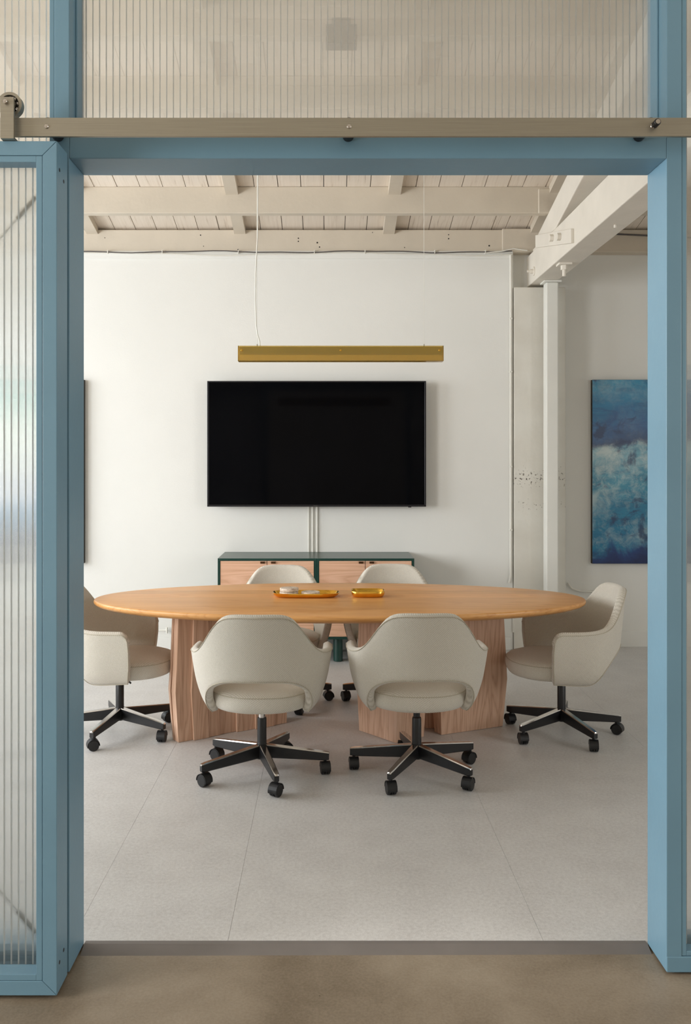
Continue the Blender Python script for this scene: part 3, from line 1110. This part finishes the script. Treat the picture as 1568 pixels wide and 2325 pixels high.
# ================================================================== PENDANT LAMP
PLY = 4.86
px0, px1 = (541 - 742) * PLY / 2000, (1005 - 742) * PLY / 2000
pz1, pz0 = 1.5 + (1045 - 786.5) * PLY / 2000, 1.5 + (1045 - 821) * PLY / 2000
pc = (px0 + px1) / 2
pe = empty('pendant_lamp', (pc, PLY, pz0))
tag(pe, 'long amber linear pendant lamp hanging over the table', 'lamp')
hw_ = (px1 - px0) / 2
hh = pz1 - pz0
D = 0.032
t_ = 0.004
sh = MB()
sh.box(-hw_, hw_, -D, -D + t_, 0, hh).box(-hw_, hw_, D - t_, D, 0, hh)
sh.box(-hw_, hw_, -D + t_, D - t_, 0, t_)
sh.box(-hw_, -hw_ + t_, -D + t_, D - t_, t_, hh).box(hw_ - t_, hw_, -D + t_, D - t_, t_, hh)
MBs = sh.build('shade', M['amber'], pe)
MB().box(-hw_ + 0.006, hw_ - 0.006, -D + 0.006, D - 0.006, hh * 0.47, hh - 0.004).build('light_bar', M['bar'], pe, bevel=0.002)
for sxx in (-hw_ + 0.022, 0.0, hw_ - 0.022):
    MB().cyl((sxx, -D - 0.003, hh * 0.70), (sxx, -D + 0.001, hh * 0.70), 0.006, n=16, chamfer=0.001).build('screw', M['gold'], MBs, smooth=40)
for wx in (583, 962):
    xx = (wx - 742) * PLY / 2000 - pc
    MB().cyl((xx, 0, hh - 0.006), (xx, 0, deck(PLY) - 0.001 - pz0), 0.0011, n=6).build('suspension_wire', M['cable_white'], pe)
    MB().cyl((xx, 0, hh - 0.003), (xx, 0, hh + 0.012), 0.004, n=10).build('wire_grip', M['steel'], pe)
xx = (590.5 - 742) * PLY / 2000 - pc
x2 = (581 - 742) * PLY / 2000 - pc
x3 = (585 - 742) * PLY / 2000 - pc
ctrl = [(xx, 0.0, hh - 0.004), (xx - 0.004, 0, hh + 0.03), (xx - 0.016, 0, hh + 0.07), (x2, 0, hh + 0.12), (x2 - 0.004, 0, hh + 0.25), (x2 - 0.003, 0, hh + 0.4), (x3 - 0.002, 0, hh + 0.6), (x3, 0, hh + 0.8), (x3 + 0.002, 0, deck(PLY) - pz0 - 0.001)]
MB().tube(ctrl, 0.0032, 8).build('power_cord', M['cable_white'], pe, smooth=80)

jb = empty('ceiling_box', (0.074, PUR[3] - 0.045, 3.63))
tag(jb, 'small dark box on a purlin, blurred behind the transom panel above the lamp', 'ceiling box')
MB().box(-0.08, 0.08, -0.04, 0.0445, 0.0, 0.10).build('box_body', M['tape_dark'], jb, bevel=0.004)
MB().box(-0.05, 0.05, 0.036, 0.0445, 0.10, 0.17).build('mounting_plate', M['tape_dark'], jb)

# ================================================================== CABINETS
CFY = 6.5


def cabinet(x0, x1, label):
    cx = (x0 + x1) / 2
    e = empty('cabinet', (cx, CFY, 0))
    tag(e, label, 'cabinet', 'low cabinets under the television')
    h = (x1 - x0) / 2
    z0, z1 = 0.178, 1.5 - 223 * CFY / 2000
    dpt = FY - 0.014 - CFY
    th = 0.017
    mb = MB()
    mb.box(-h, h, 0, dpt, z1 - th, z1).box(-h, h, 0, dpt, z0, z0 + th)
    mb.box(-h, -h + th, 0, dpt, z0 + th, z1 - th).box(h - th, h, 0, dpt, z0 + th, z1 - th)
    mb.box(-h + th, h - th, dpt - 0.01, dpt, z0 + th, z1 - th)
    mb.build('case', M['green'], e)
    dw = (2 * h - 2 * th) / 2
    for s in (0, 1):
        xa = -h + th + s * dw + 0.002
        xb_ = xa + dw - 0.004
        d = MB().box(xa, xb_, 0.004, 0.022, z0 + th + 0.002, z1 - th - 0.002).build('door', M['door_wood'], e, bevel=0.001)
        hx = xb_ - 0.03 if s == 0 else xa + 0.045
        hb_ = MB().box(hx - 0.017, hx + 0.017, -0.010, 0.004, z1 - th - 0.010, z1 - th - 0.006)
        hb_.box(hx - 0.017, hx + 0.017, -0.0125, -0.010, z1 - th - 0.020, z1 - th - 0.006)
        hb_.build('pull', M['bronze'], d, bevel=0.0008)
    for lx in (-h + 0.16, h - 0.16):
        for ly in (0.085, dpt - 0.075):
            MB().cyl((lx, ly, 0.0), (lx, ly, z0 - 0.0005), 0.035, n=28, chamfer=0.004).build('leg', M['green'], e, smooth=40)
    return e


ca, cbm, cc = (494 - 742) * CFY / 2000, (718 - 742) * CFY / 2000, (940 - 742) * CFY / 2000
cabinet(ca, cbm - 0.0005, 'dark green cabinet with pale wood doors, left one under the television')
cabinet(cbm + 0.0005, cc, 'dark green cabinet with pale wood doors, right one under the television')

# ================================================================== TABLE
TXc, TYc, TA, TB, TZ = 0.070, 4.874, 1.352, 0.594, 0.74
tbl = empty('conference_table', (TXc, TYc, 0))
tag(tbl, 'long oval fir conference table on two faceted wooden pedestals', 'table')
N = 120


def ell(s_off, z):
    return [((TA - s_off) * math.cos(2 * PI * i / N), (TB - s_off) * math.sin(2 * PI * i / N), z) for i in range(N)]


prof = [(0.085, TZ - 0.048), (0.075, TZ - 0.0475), (0.045, TZ - 0.040), (0.016, TZ - 0.030), (0.004, TZ - 0.022), (0.0, TZ - 0.014), (0.001, TZ - 0.007), (0.004, TZ - 0.002), (0.010, TZ), (0.3, TZ)]
MB().loft([ell(a, z) for a, z in prof]).build('tabletop', M['top_wood'], tbl, smooth=50)

P0, P1 = Vector((-0.792, 4.673)), Vector((-0.236, 5.04))
dirv = (P1 - P0).normalized()
nrm = Vector((dirv.y, -dirv.x))           # towards the viewer's right/front
pxs = [404.9, 438, 472, 499, 536, 576, 618, 648]
ZB = TZ - 0.049


def along(px):
    m = (px - 742) / 2000
    # intersect x = m*y with the line P0 + s*dirv
    return (m * P0.y - P0.x) / (dirv.x - m * dirv.y)


svals = [along(p) for p in pxs]
offs = [0.0, 0.014, 0.006, -0.004, 0.012, 0.024, 0.014]
LENG = svals[-1]


def bulge(s, z):
    return -0.022 * z * (1 - s / LENG)


e1 = empty('pedestal')
e1.parent = tbl
e1.location = (P0.x - TXc, P0.y - TYc, 0)
back = 0.20


def stave(s0, s1, off):
    rings = []
    for z, k in ((0.001, 0.0), (0.27, 1.0), (0.40, 0.55), (ZB, 0.0)):
        a = dirv * (s0 + bulge(s0, k)) + nrm * (off + 0.010 * k)
        b = dirv * (s1 + bulge(s1, k)) + nrm * (off + 0.010 * k)
        inset = nrm * -0.05
        rings.append([(a.x, a.y, z), (b.x, b.y, z), ((b + inset).x, (b + inset).y, z), ((a + inset).x, (a + inset).y, z)])
    return MB().loft(rings)


for i in range(len(offs)):
    stave(svals[i], svals[i + 1] - 0.0004, offs[i]).build('stave', M['leg_wood'], e1, bevel=0.0012)
# end face, far side and core behind the staves
rings = []
for z, k in ((0.001, 0.0), (0.27, 1.0), (0.40, 0.55), (ZB, 0.0)):
    a = dirv * (0.0 + bulge(0, k)) - nrm * 0.0505
    b = dirv * LENG - nrm * 0.0505
    c = b + Vector((-0.03, 0.06))
    d = Vector((-0.043 - 0.022 * k, 0.085))
    d2 = Vector((0.06, 0.19))
    rings.append([(a.x, a.y, z), (b.x, b.y, z), (c.x, c.y, z), (d2.x, d2.y, z), (d.x, d.y, z)])
MB().loft(rings).build('core', M['leg_wood'], e1, bevel=0.0015)

e2 = empty('pedestal')
e2.parent = tbl
e2.location = (0.6 - TXc, 4.9 - TYc, 0)


def block(poly_bot, poly_mid, poly_top):
    rings = []
    for z, pl_ in ((0.001, poly_bot), (0.27, poly_mid), (ZB, poly_top)):
        rings.append([(x_ - 0.6, y_ - 4.9, z) for x_, y_ in pl_])
    return MB().loft(rings)


A0, A1, A2 = (0.178, 4.886), (0.364, 4.666), (0.525, 4.777)
block([A0, A1, A2, (0.50, 5.0), (0.30, 5.06)],
      [(0.165, 4.89), (0.375, 4.655), (0.54, 4.775), (0.50, 5.0), (0.28, 5.06)],
      [(0.178, 4.88), (0.385, 4.66), (0.565, 4.79), (0.50, 5.0), (0.30, 5.05)]).build('pedestal_block', M['leg_wood'], e2, bevel=0.002)
B0, B1, B2 = (0.594, 4.865), (0.624, 4.805), (0.99, 4.965)
block([B0, B1, B2, (0.94, 5.12), (0.62, 5.08)],
      [(0.574, 4.865), (0.616, 4.795), (1.015, 4.96), (0.97, 5.13), (0.60, 5.08)],
      [(0.58, 4.865), (0.62, 4.80), (0.992, 4.955), (0.95, 5.12), (0.62, 5.07)]).build('pedestal_block', M['leg_wood'], e2, bevel=0.002)
MB().box(-0.10, 0.03, 0.03, 0.15, 0.001, ZB).build('core', M['leg_wood'], e2)


# ================================================================== TRAYS AND COASTERS
def sring(cx, cy, rx, ry, z, n=48, e=3.6):
    out = []
    for i in range(n):
        t = 2 * PI * i / n
        c, s = math.cos(t), math.sin(t)
        out.append((cx + rx * math.copysign(abs(c) ** (2 / e), c), cy + ry * math.copysign(abs(s) ** (2 / e), s), z))
    return out


def tray(name, cx, cy, rx, ry, h, label, e=3.6, fl_=0.86):
    rings = [sring(0, 0, rx * fl_ * 0.92, ry * fl_ * 0.86, 0.0, e=e), sring(0, 0, rx * fl_, ry * fl_, 0.002, e=e),
             sring(0, 0, rx * (fl_ + 1) / 2 + 0.003, ry * (fl_ + 1) / 2 + 0.002, h * 0.42, e=e), sring(0, 0, rx, ry, h - 0.001, e=e),
             sring(0, 0, rx - 0.001, ry - 0.001, h, e=e), sring(0, 0, rx - 0.0035, ry - 0.0035, h - 0.001, e=e),
             sring(0, 0, rx * (fl_ + 1) / 2 - 0.002, ry * (fl_ + 1) / 2 - 0.003, h * 0.42, e=e),
             sring(0, 0, rx * fl_ - 0.006, ry * fl_ - 0.005, 0.005, e=e), sring(0, 0, rx * 0.3, ry * 0.3, 0.0042, e=e)]
    o = MB().loft(rings).build(name, M['gold'], smooth=60, loc=(cx, cy, TZ + 0.0005))
    return tag(o, label, name.split('_')[-1])


T1 = (-0.117, 4.915)
tray('brass_tray', T1[0], T1[1], 0.186, 0.078, 0.025, 'long brass tray holding round stone coasters on the table')
tray('brass_dish', 0.228, 4.925, 0.0945, 0.070, 0.034, 'small empty brass dish beside the long tray on the table', fl_=0.88)


def coaster(x_, y_, z_, label, tilt=0.0):
    o = MB().lathe([(0.044, 0.0), (0.0505, 0.001), (0.052, 0.003), (0.052, 0.0170), (0.0505, 0.0192), (0.044, 0.020)], 40).build('coaster', M['stone'], smooth=40, loc=(x_, y_, z_), rot=(tilt, 0, random.random() * 6))
    return tag(o, label, 'coaster', 'round stone coasters in the brass tray')


cz = TZ + 0.0062
coaster(-0.213, 4.93, cz, 'round stone coaster at the bottom of the stack of two')
coaster(-0.211, 4.93, cz + 0.0212, 'round stone coaster on top of the stack of two')
coaster(-0.092, 4.93, cz, 'single round stone coaster lying in the middle of the brass tray')


# ================================================================== CHAIRS
def interp(tab, x_):
    if x_ <= tab[0][0]:
        return tab[0][1]
    for (a, fa), (b, fb) in zip(tab, tab[1:]):
        if x_ <= b:
            k = (x_ - a) / (b - a)
            return fa + (fb - fa) * k
    return tab[-1][1]


def smooth_tab(tab, n=80):
    """resample a table through Catmull-Rom so outlines stay round"""
    out = []
    a0, a1 = tab[0][0], tab[-1][0]
    for i in range(n + 1):
        x_ = a0 + (a1 - a0) * i / n
        k = max(j for j in range(len(tab) - 1) if tab[j][0] <= x_ + 1e-9)
        p = [tab[max(k - 1, 0)], tab[k], tab[k + 1], tab[min(k + 2, len(tab) - 1)]]
        t = (x_ - p[1][0]) / (p[2][0] - p[1][0])
        m1 = (p[2][1] - p[0][1]) / max(1e-6, p[2][0] - p[0][0]) * (p[2][0] - p[1][0])
        m2 = (p[3][1] - p[1][1]) / max(1e-6, p[3][0] - p[1][0]) * (p[2][0] - p[1][0])
        h = (2 * t ** 3 - 3 * t ** 2 + 1) * p[1][1] + (t ** 3 - 2 * t ** 2 + t) * m1 + (-2 * t ** 3 + 3 * t ** 2) * p[2][1] + (t ** 3 - t ** 2) * m2
        out.append((x_, h))
    return out


W_T = smooth_tab([(0.30, 0.212), (0.32, 0.238), (0.345, 0.264), (0.385, 0.287), (0.46, 0.312), (0.52, 0.324), (0.60, 0.336), (0.70, 0.342), (0.82, 0.345)])
D_T = smooth_tab([(0.30, 0.262), (0.33, 0.276), (0.38, 0.289), (0.45, 0.299), (0.50, 0.304), (0.60, 0.313), (0.70, 0.323), (0.82, 0.338)])
Z1_T = smooth_tab([(0, 0.800), (15, 0.799), (24, 0.792), (31, 0.770), (38, 0.727), (46, 0.672), (54, 0.633), (62, 0.613), (75, 0.603), (90, 0.600), (120, 0.599)], 160)
Z0_T = smooth_tab([(0, 0.511), (15, 0.509), (28, 0.501), (40, 0.478), (50, 0.442), (57, 0.402), (62.5, 0.362), (67, 0.332), (71, 0.319), (77, 0.315), (90, 0.318), (120, 0.325)], 160)
ARM = 0.135
TH = 0.040


def shell_point(u, v):
    """u in [-1,1] across the shell (arms at the ends), v in [0,1] bottom to top"""
    s = abs(u)
    sg = 1 if u >= 0 else -1
    ks = 0.74
    if s <= ks:
        th = 90 * s / ks
        z0, z1 = interp(Z0_T, th), interp(Z1_T, th)
        z = z0 + (z1 - z0) * v
        a = R(th)
        ex = 1.0
        return Vector((sg * interp(W_T, z) * math.sin(a), -interp(D_T, z) * math.cos(a), z))
    y = (s - ks) / (1 - ks)
    z0, z1 = interp(Z0_T, 90 + 30 * y), interp(Z1_T, 90 + 30 * y)
    rr = 0.040
    yy = y * ARM
    if yy > ARM - rr:
        q = (yy - (ARM - rr)) / rr
        z1 -= rr * (1 - math.sqrt(max(0, 1 - q * q)))
    z = z0 + (z1 - z0) * v
    yy *= interp([(0.30, 0.80), (0.42, 0.97), (0.50, 1.0), (0.6, 0.97)], z)
    return Vector((sg * (interp(W_T, z) - 0.004 * y * y), yy, z))


NU, NV = 84, 16


def make_shell():
    us = []
    for i in range(NU + 1):
        t = -1 + 2 * i / NU
        us.append(t)
    # concentrate columns at the rounded arm tips
    us = [math.copysign(1 - (1 - abs(t)) ** 1.25, t) for t in us]
    P = [[shell_point(u, j / NV) for j in range(NV + 1)] for u in us]

    def nrm_(i, j):
        a = P[min(i + 1, NU)][j] - P[max(i - 1, 0)][j]
        b = P[i][min(j + 1, NV)] - P[i][max(j - 1, 0)]
        n_ = a.cross(b)
        if n_.length < 1e-9:
            return Vector((0, 0, 1))
        return n_.normalized()
    Nn = [[nrm_(i, j) for j in range(NV + 1)] for i in range(NU + 1)]
    # make sure normals face outwards
    if Nn[NU // 2][NV // 2].y > 0:
        Nn = [[-n_ for n_ in r] for r in Nn]
    Q = [[P[i][j] - Nn[i][j] * TH for j in range(NV + 1)] for i in range(NU + 1)]
    verts, faces, uvs = [], [], []
    idx = lambda i, j: i * (NV + 1) + j
    arc = [0.0]
    jm = NV // 2
    for i in range(1, NU + 1):
        arc.append(arc[-1] + (P[i][jm] - P[i - 1][jm]).length)
    for i in range(NU + 1):
        for j in range(NV + 1):
            verts.append(P[i][j])
            uvs.append((arc[i], P[i][j].z))
    base = len(verts)
    for i in range(NU + 1):
        for j in range(NV + 1):
            verts.append(Q[i][j])
            uvs.append((arc[i], P[i][j].z))
    for i in range(NU):
        for j in range(NV):
            faces.append((idx(i, j), idx(i + 1, j), idx(i + 1, j + 1), idx(i, j + 1)))
            faces.append((base + idx(i, j), base + idx(i, j + 1), base + idx(i + 1, j + 1), base + idx(i + 1, j)))
    loop = [(i, NV) for i in range(NU + 1)] + [(NU, j) for j in range(NV - 1, -1, -1)] + [(i, 0) for i in range(NU - 1, -1, -1)] + [(0, j) for j in range(1, NV)]
    m = len(loop)
    mids = []
    for k, (i, j) in enumerate(loop):
        # outward edge direction
        ii = min(max(i, 1), NU - 1)
        jj = min(max(j, 1), NV - 1)
        d = (P[i][j] - P[ii][jj])
        d = d - Nn[i][j] * d.dot(Nn[i][j])
        d = d.normalized() if d.length > 1e-9 else Vector((0, 0, 0))
        row = []
        for q in (0.2, 0.5, 0.8):
            row.append(P[i][j].lerp(Q[i][j], q) + d * (0.012 * math.sin(PI * q)))
        mids.append(row)
    mb0 = len(verts)
    for k, (i, j) in enumerate(loop):
        for p in mids[k]:
            verts.append(p)
            uvs.append((arc[i] + 0.01, P[i][j].z + 0.01))
    for k in range(m):
        k2 = (k + 1) % m
        a, b = idx(*loop[k]), idx(*loop[k2])
        chain_a = [a] + [mb0 + 3 * k + t for t in range(3)] + [base + a]
        chain_b = [b] + [mb0 + 3 * k2 + t for t in range(3)] + [base + b]
        for t in range(4):
            faces.append((chain_a[t], chain_b[t], chain_b[t + 1], chain_a[t + 1]))
    me = bpy.data.meshes.new('shell')
    me.from_pydata([tuple(v) for v in verts], [], faces)
    ul = me.uv_layers.new(name='UVMap')
    for lp in me.loops:
        ul.data[lp.index].uv = uvs[lp.vertex_index]
    bm = bmesh.new()
    bm.from_mesh(me)
    bmesh.ops.recalc_face_normals(bm, faces=bm.faces)
    for f in bm.faces:
        f.smooth = True
    bm.to_mesh(me)
    bm.free()
    me.materials.append(M['fabric'])
    pip = [P[i][j] + Nn[i][j] * 0.0008 for (i, j) in loop]
    return me, pip


def make_seat():
    prof = [(0.60, 0.332), (0.86, 0.333), (0.94, 0.340), (0.985, 0.358), (1.0, 0.382), (0.995, 0.402), (0.975, 0.416), (0.93, 0.427), (0.8, 0.438), (0.55, 0.446), (0.25, 0.449), (0.05, 0.4495)]
    n = 64
    verts, faces, uvs = [], [], []
    for k, (s, z) in enumerate(prof):
        for p in sring(0, 0.042, 0.243 * s, 0.258 * s, z, n, 2.35):
            verts.append(p)
    for k in range(len(prof) - 1):
        for i in range(n):
            j = (i + 1) % n
            faces.append((k * n + i, k * n + j, (k + 1) * n + j, (k + 1) * n + i))
    faces.append(tuple(reversed(range(n))))
    faces.append(tuple((len(prof) - 1) * n + i for i in range(n)))
    me = bpy.data.meshes.new('seat')
    me.from_pydata(verts, [], faces)
    ul = me.uv_layers.new(name='UVMap')
    for poly in me.polygons:
        k = poly.index // n
        for li in poly.loop_indices:
            vi = me.loops[li].vertex_index
            x_, y_, z_ = verts[vi]
            if poly.index < 6 * n:
                i = vi % n
                if poly.index % n == n - 1 and i == 0:
                    i = n
                ul.data[li].uv = (i / n * 1.58, z_)
            else:
                ul.data[li].uv = (x_, y_)
    bm = bmesh.new()
    bm.from_mesh(me)
    bmesh.ops.recalc_face_normals(bm, faces=bm.faces)
    for f in bm.faces:
        f.smooth = True
    bm.to_mesh(me)
    bm.free()
    me.materials.append(M['fabric'])
    pip = [Vector(p) for p in sring(0, 0.042, 0.243 * 0.985, 0.258 * 0.985, 0.412, 96, 2.35)]
    return me, pip


shell_me, shell_pip = make_shell()
seat_me, seat_pip = make_seat()
pip_me = MB().tube(shell_pip, 0.0019, 6, closed=True).mesh('piping', 80)
pip_me.materials.append(M['piping'])
spip_me = MB().tube(seat_pip, 0.0021, 6, closed=True).mesh('piping', 80)
spip_me.materials.append(M['piping'])


def mesh_of(mb, name, mat, smooth=40):
    me = mb.mesh(name, smooth)
    me.materials.append(mat)
    return me


# star base leg along +x
def leg_ring(x_, w, zb, zt):
    c = 0.004
    return [(x_, -w / 2 + c, zb), (x_, w / 2 - c, zb), (x_, w / 2, zb + c), (x_, w / 2, zt), (x_, -w / 2, zt), (x_, -w / 2, zb + c)]


leg_me = mesh_of(MB().loft([leg_ring(0.012, 0.036, 0.078, 0.138), leg_ring(0.10, 0.034, 0.075, 0.1275), leg_ring(0.30, 0.027, 0.067, 0.1035), leg_ring(0.322, 0.022, 0.069, 0.100)]), 'leg', M['black_metal'], 30)


def cap_ring(x_, w, z, t):
    return [(x_, -w / 2, z), (x_, w / 2, z), (x_, w / 2 - 0.003, z + t), (x_, -w / 2 + 0.003, z + t)]


cap_me = mesh_of(MB().loft([cap_ring(0.022, 0.032, 0.1368, 0.004), cap_ring(0.30, 0.024, 0.1035, 0.0045), cap_ring(0.322, 0.019, 0.1000, 0.004), cap_ring(0.324, 0.017, 0.096, 0.004)]), 'chrome_cap', M['chrome'], 30)
wheel = MB()
WR = 0.0285
col_me = mesh_of(MB().lathe([(0.030, 0.074), (0.032, 0.080), (0.030, 0.138), (0.0225, 0.142), (0.0222, 0.262), (0.0205, 0.266), (0.0205, 0.268)], 28), 'column', M['black_metal'], 35)
gas_me_b = mesh_of(MB().lathe([(0.0165, 0.266), (0.0165, 0.318), (0.060, 0.318), (0.062, 0.322), (0.062, 0.3345), (0.058, 0.335)], 28), 'gas_lift', M['black_metal'], 35)
gas_me_c = mesh_of(MB().lathe([(0.0165, 0.266), (0.0165, 0.318), (0.060, 0.318), (0.062, 0.322), (0.062, 0.3345), (0.058, 0.335)], 28), 'gas_lift', M['chrome'], 35)
lev_me = mesh_of(MB().tube([(0.05, 0.02, 0.325), (0.10, 0.06, 0.323), (0.165, 0.10, 0.318), (0.18, 0.11, 0.316)], 0.005, 8), 'lever', M['black'], 60)
# caster: rolls along its local x, wheels side by side on y, pivot at origin, origin on the floor
wh_me = mesh_of(MB().cyl((0, -0.0085, 0), (0, 0.0085, 0), WR, n=28, chamfer=0.003), 'wheel', M['black'], 30)
hd = MB()
n_h = 14
outer = [(0.0325 * math.cos(R(-5 + 200 * k / n_h)), 0.0325 * math.sin(R(-5 + 200 * k / n_h))) for k in range(n_h + 1)]
inner = [(0.0295 * math.cos(R(-5 + 200 * k / n_h)), 0.0295 * math.sin(R(-5 + 200 * k / n_h))) for k in range(n_h + 1)]
for k in range(n_h):
    q = [outer[k], outer[k + 1], inner[k + 1], inner[k]]
    hd.loft([[(a, -0.0225, b + WR) for a, b in q], [(a, 0.0225, b + WR) for a, b in q]])
hd.cyl((0, -0.003, WR), (0, 0.003, WR), 0.029, n=24)
hd.cyl((0.006, 0, 0.056), (0.006, 0, 0.072), 0.0075, n=14)
hd_me = mesh_of(hd, 'hood', M['black'], 30)


def add(name, me, parent, loc=(0, 0, 0), rz=0.0):
    o = bpy.data.objects.new(name, me)
    C.objects.link(o)
    o.parent = parent
    o.location = loc
    o.rotation_euler = (0, 0, rz)
    return o


rnd = random.Random(4)


def chair(x_, y_, rz, base_deg, label, gas, dz=0.0, swivels=None):
    e = empty('office_chair', (x_, y_, 0), R(rz))
    tag(e, label, 'chair', 'chairs around the conference table')
    s = add('shell', shell_me, e, (0, 0, dz))
    add('piping', pip_me, s)
    st_ = add('seat', seat_me, e, (0, 0, dz))
    add('piping', spip_me, st_)
    c_ = add('column', col_me, e)
    add('gas_lift', gas, c_, (0, 0, dz))
    add('lever', lev_me, e, (0, 0, dz))
    for k in range(5):
        a = base_deg - rz + 72 * k
        lg = add('leg', leg_me, e, (0, 0, 0), R(a))
        add('chrome_cap', cap_me, lg)
        sw = swivels[k] if swivels else rnd.uniform(0, 360)
        cs = empty('caster')
        cs.parent = e
        cs.location = (0.304 * math.cos(R(a)), 0.304 * math.sin(R(a)), 0)
        cs.rotation_euler = (0, 0, R(sw - rz))
        add('hood', hd_me, cs)
        add('wheel', wh_me, cs, (0, -0.0135, WR))
        add('wheel', wh_me, cs, (0, 0.0135, WR))
    return e


chair(-0.312, 4.225, -1, -74, 'cream upholstered swivel chair, left of the two seen from behind', gas_me_c, swivels=[60, 100, 200, 150, 140])
chair(0.430, 4.225, 1, 26, 'cream upholstered swivel chair, right of the two seen from behind', gas_me_b, dz=0.006, swivels=[40, 80, 95, 100, 60])
chair(-1.14, 4.85, -93, -31, 'cream upholstered swivel chair at the left end of the table', gas_me_b, dz=0.004)
chair(1.285, 4.83, 92, -1, 'cream upholstered swivel chair at the right end of the table', gas_me_b, dz=0.004)
chair(-0.292, 5.47, 180, 7, 'cream upholstered swivel chair across the table, in front of the left cabinet', gas_me_b)
chair(0.420, 5.47, 180, 31, 'cream upholstered swivel chair across the table, in front of the right cabinet', gas_me_b, dz=0.006)
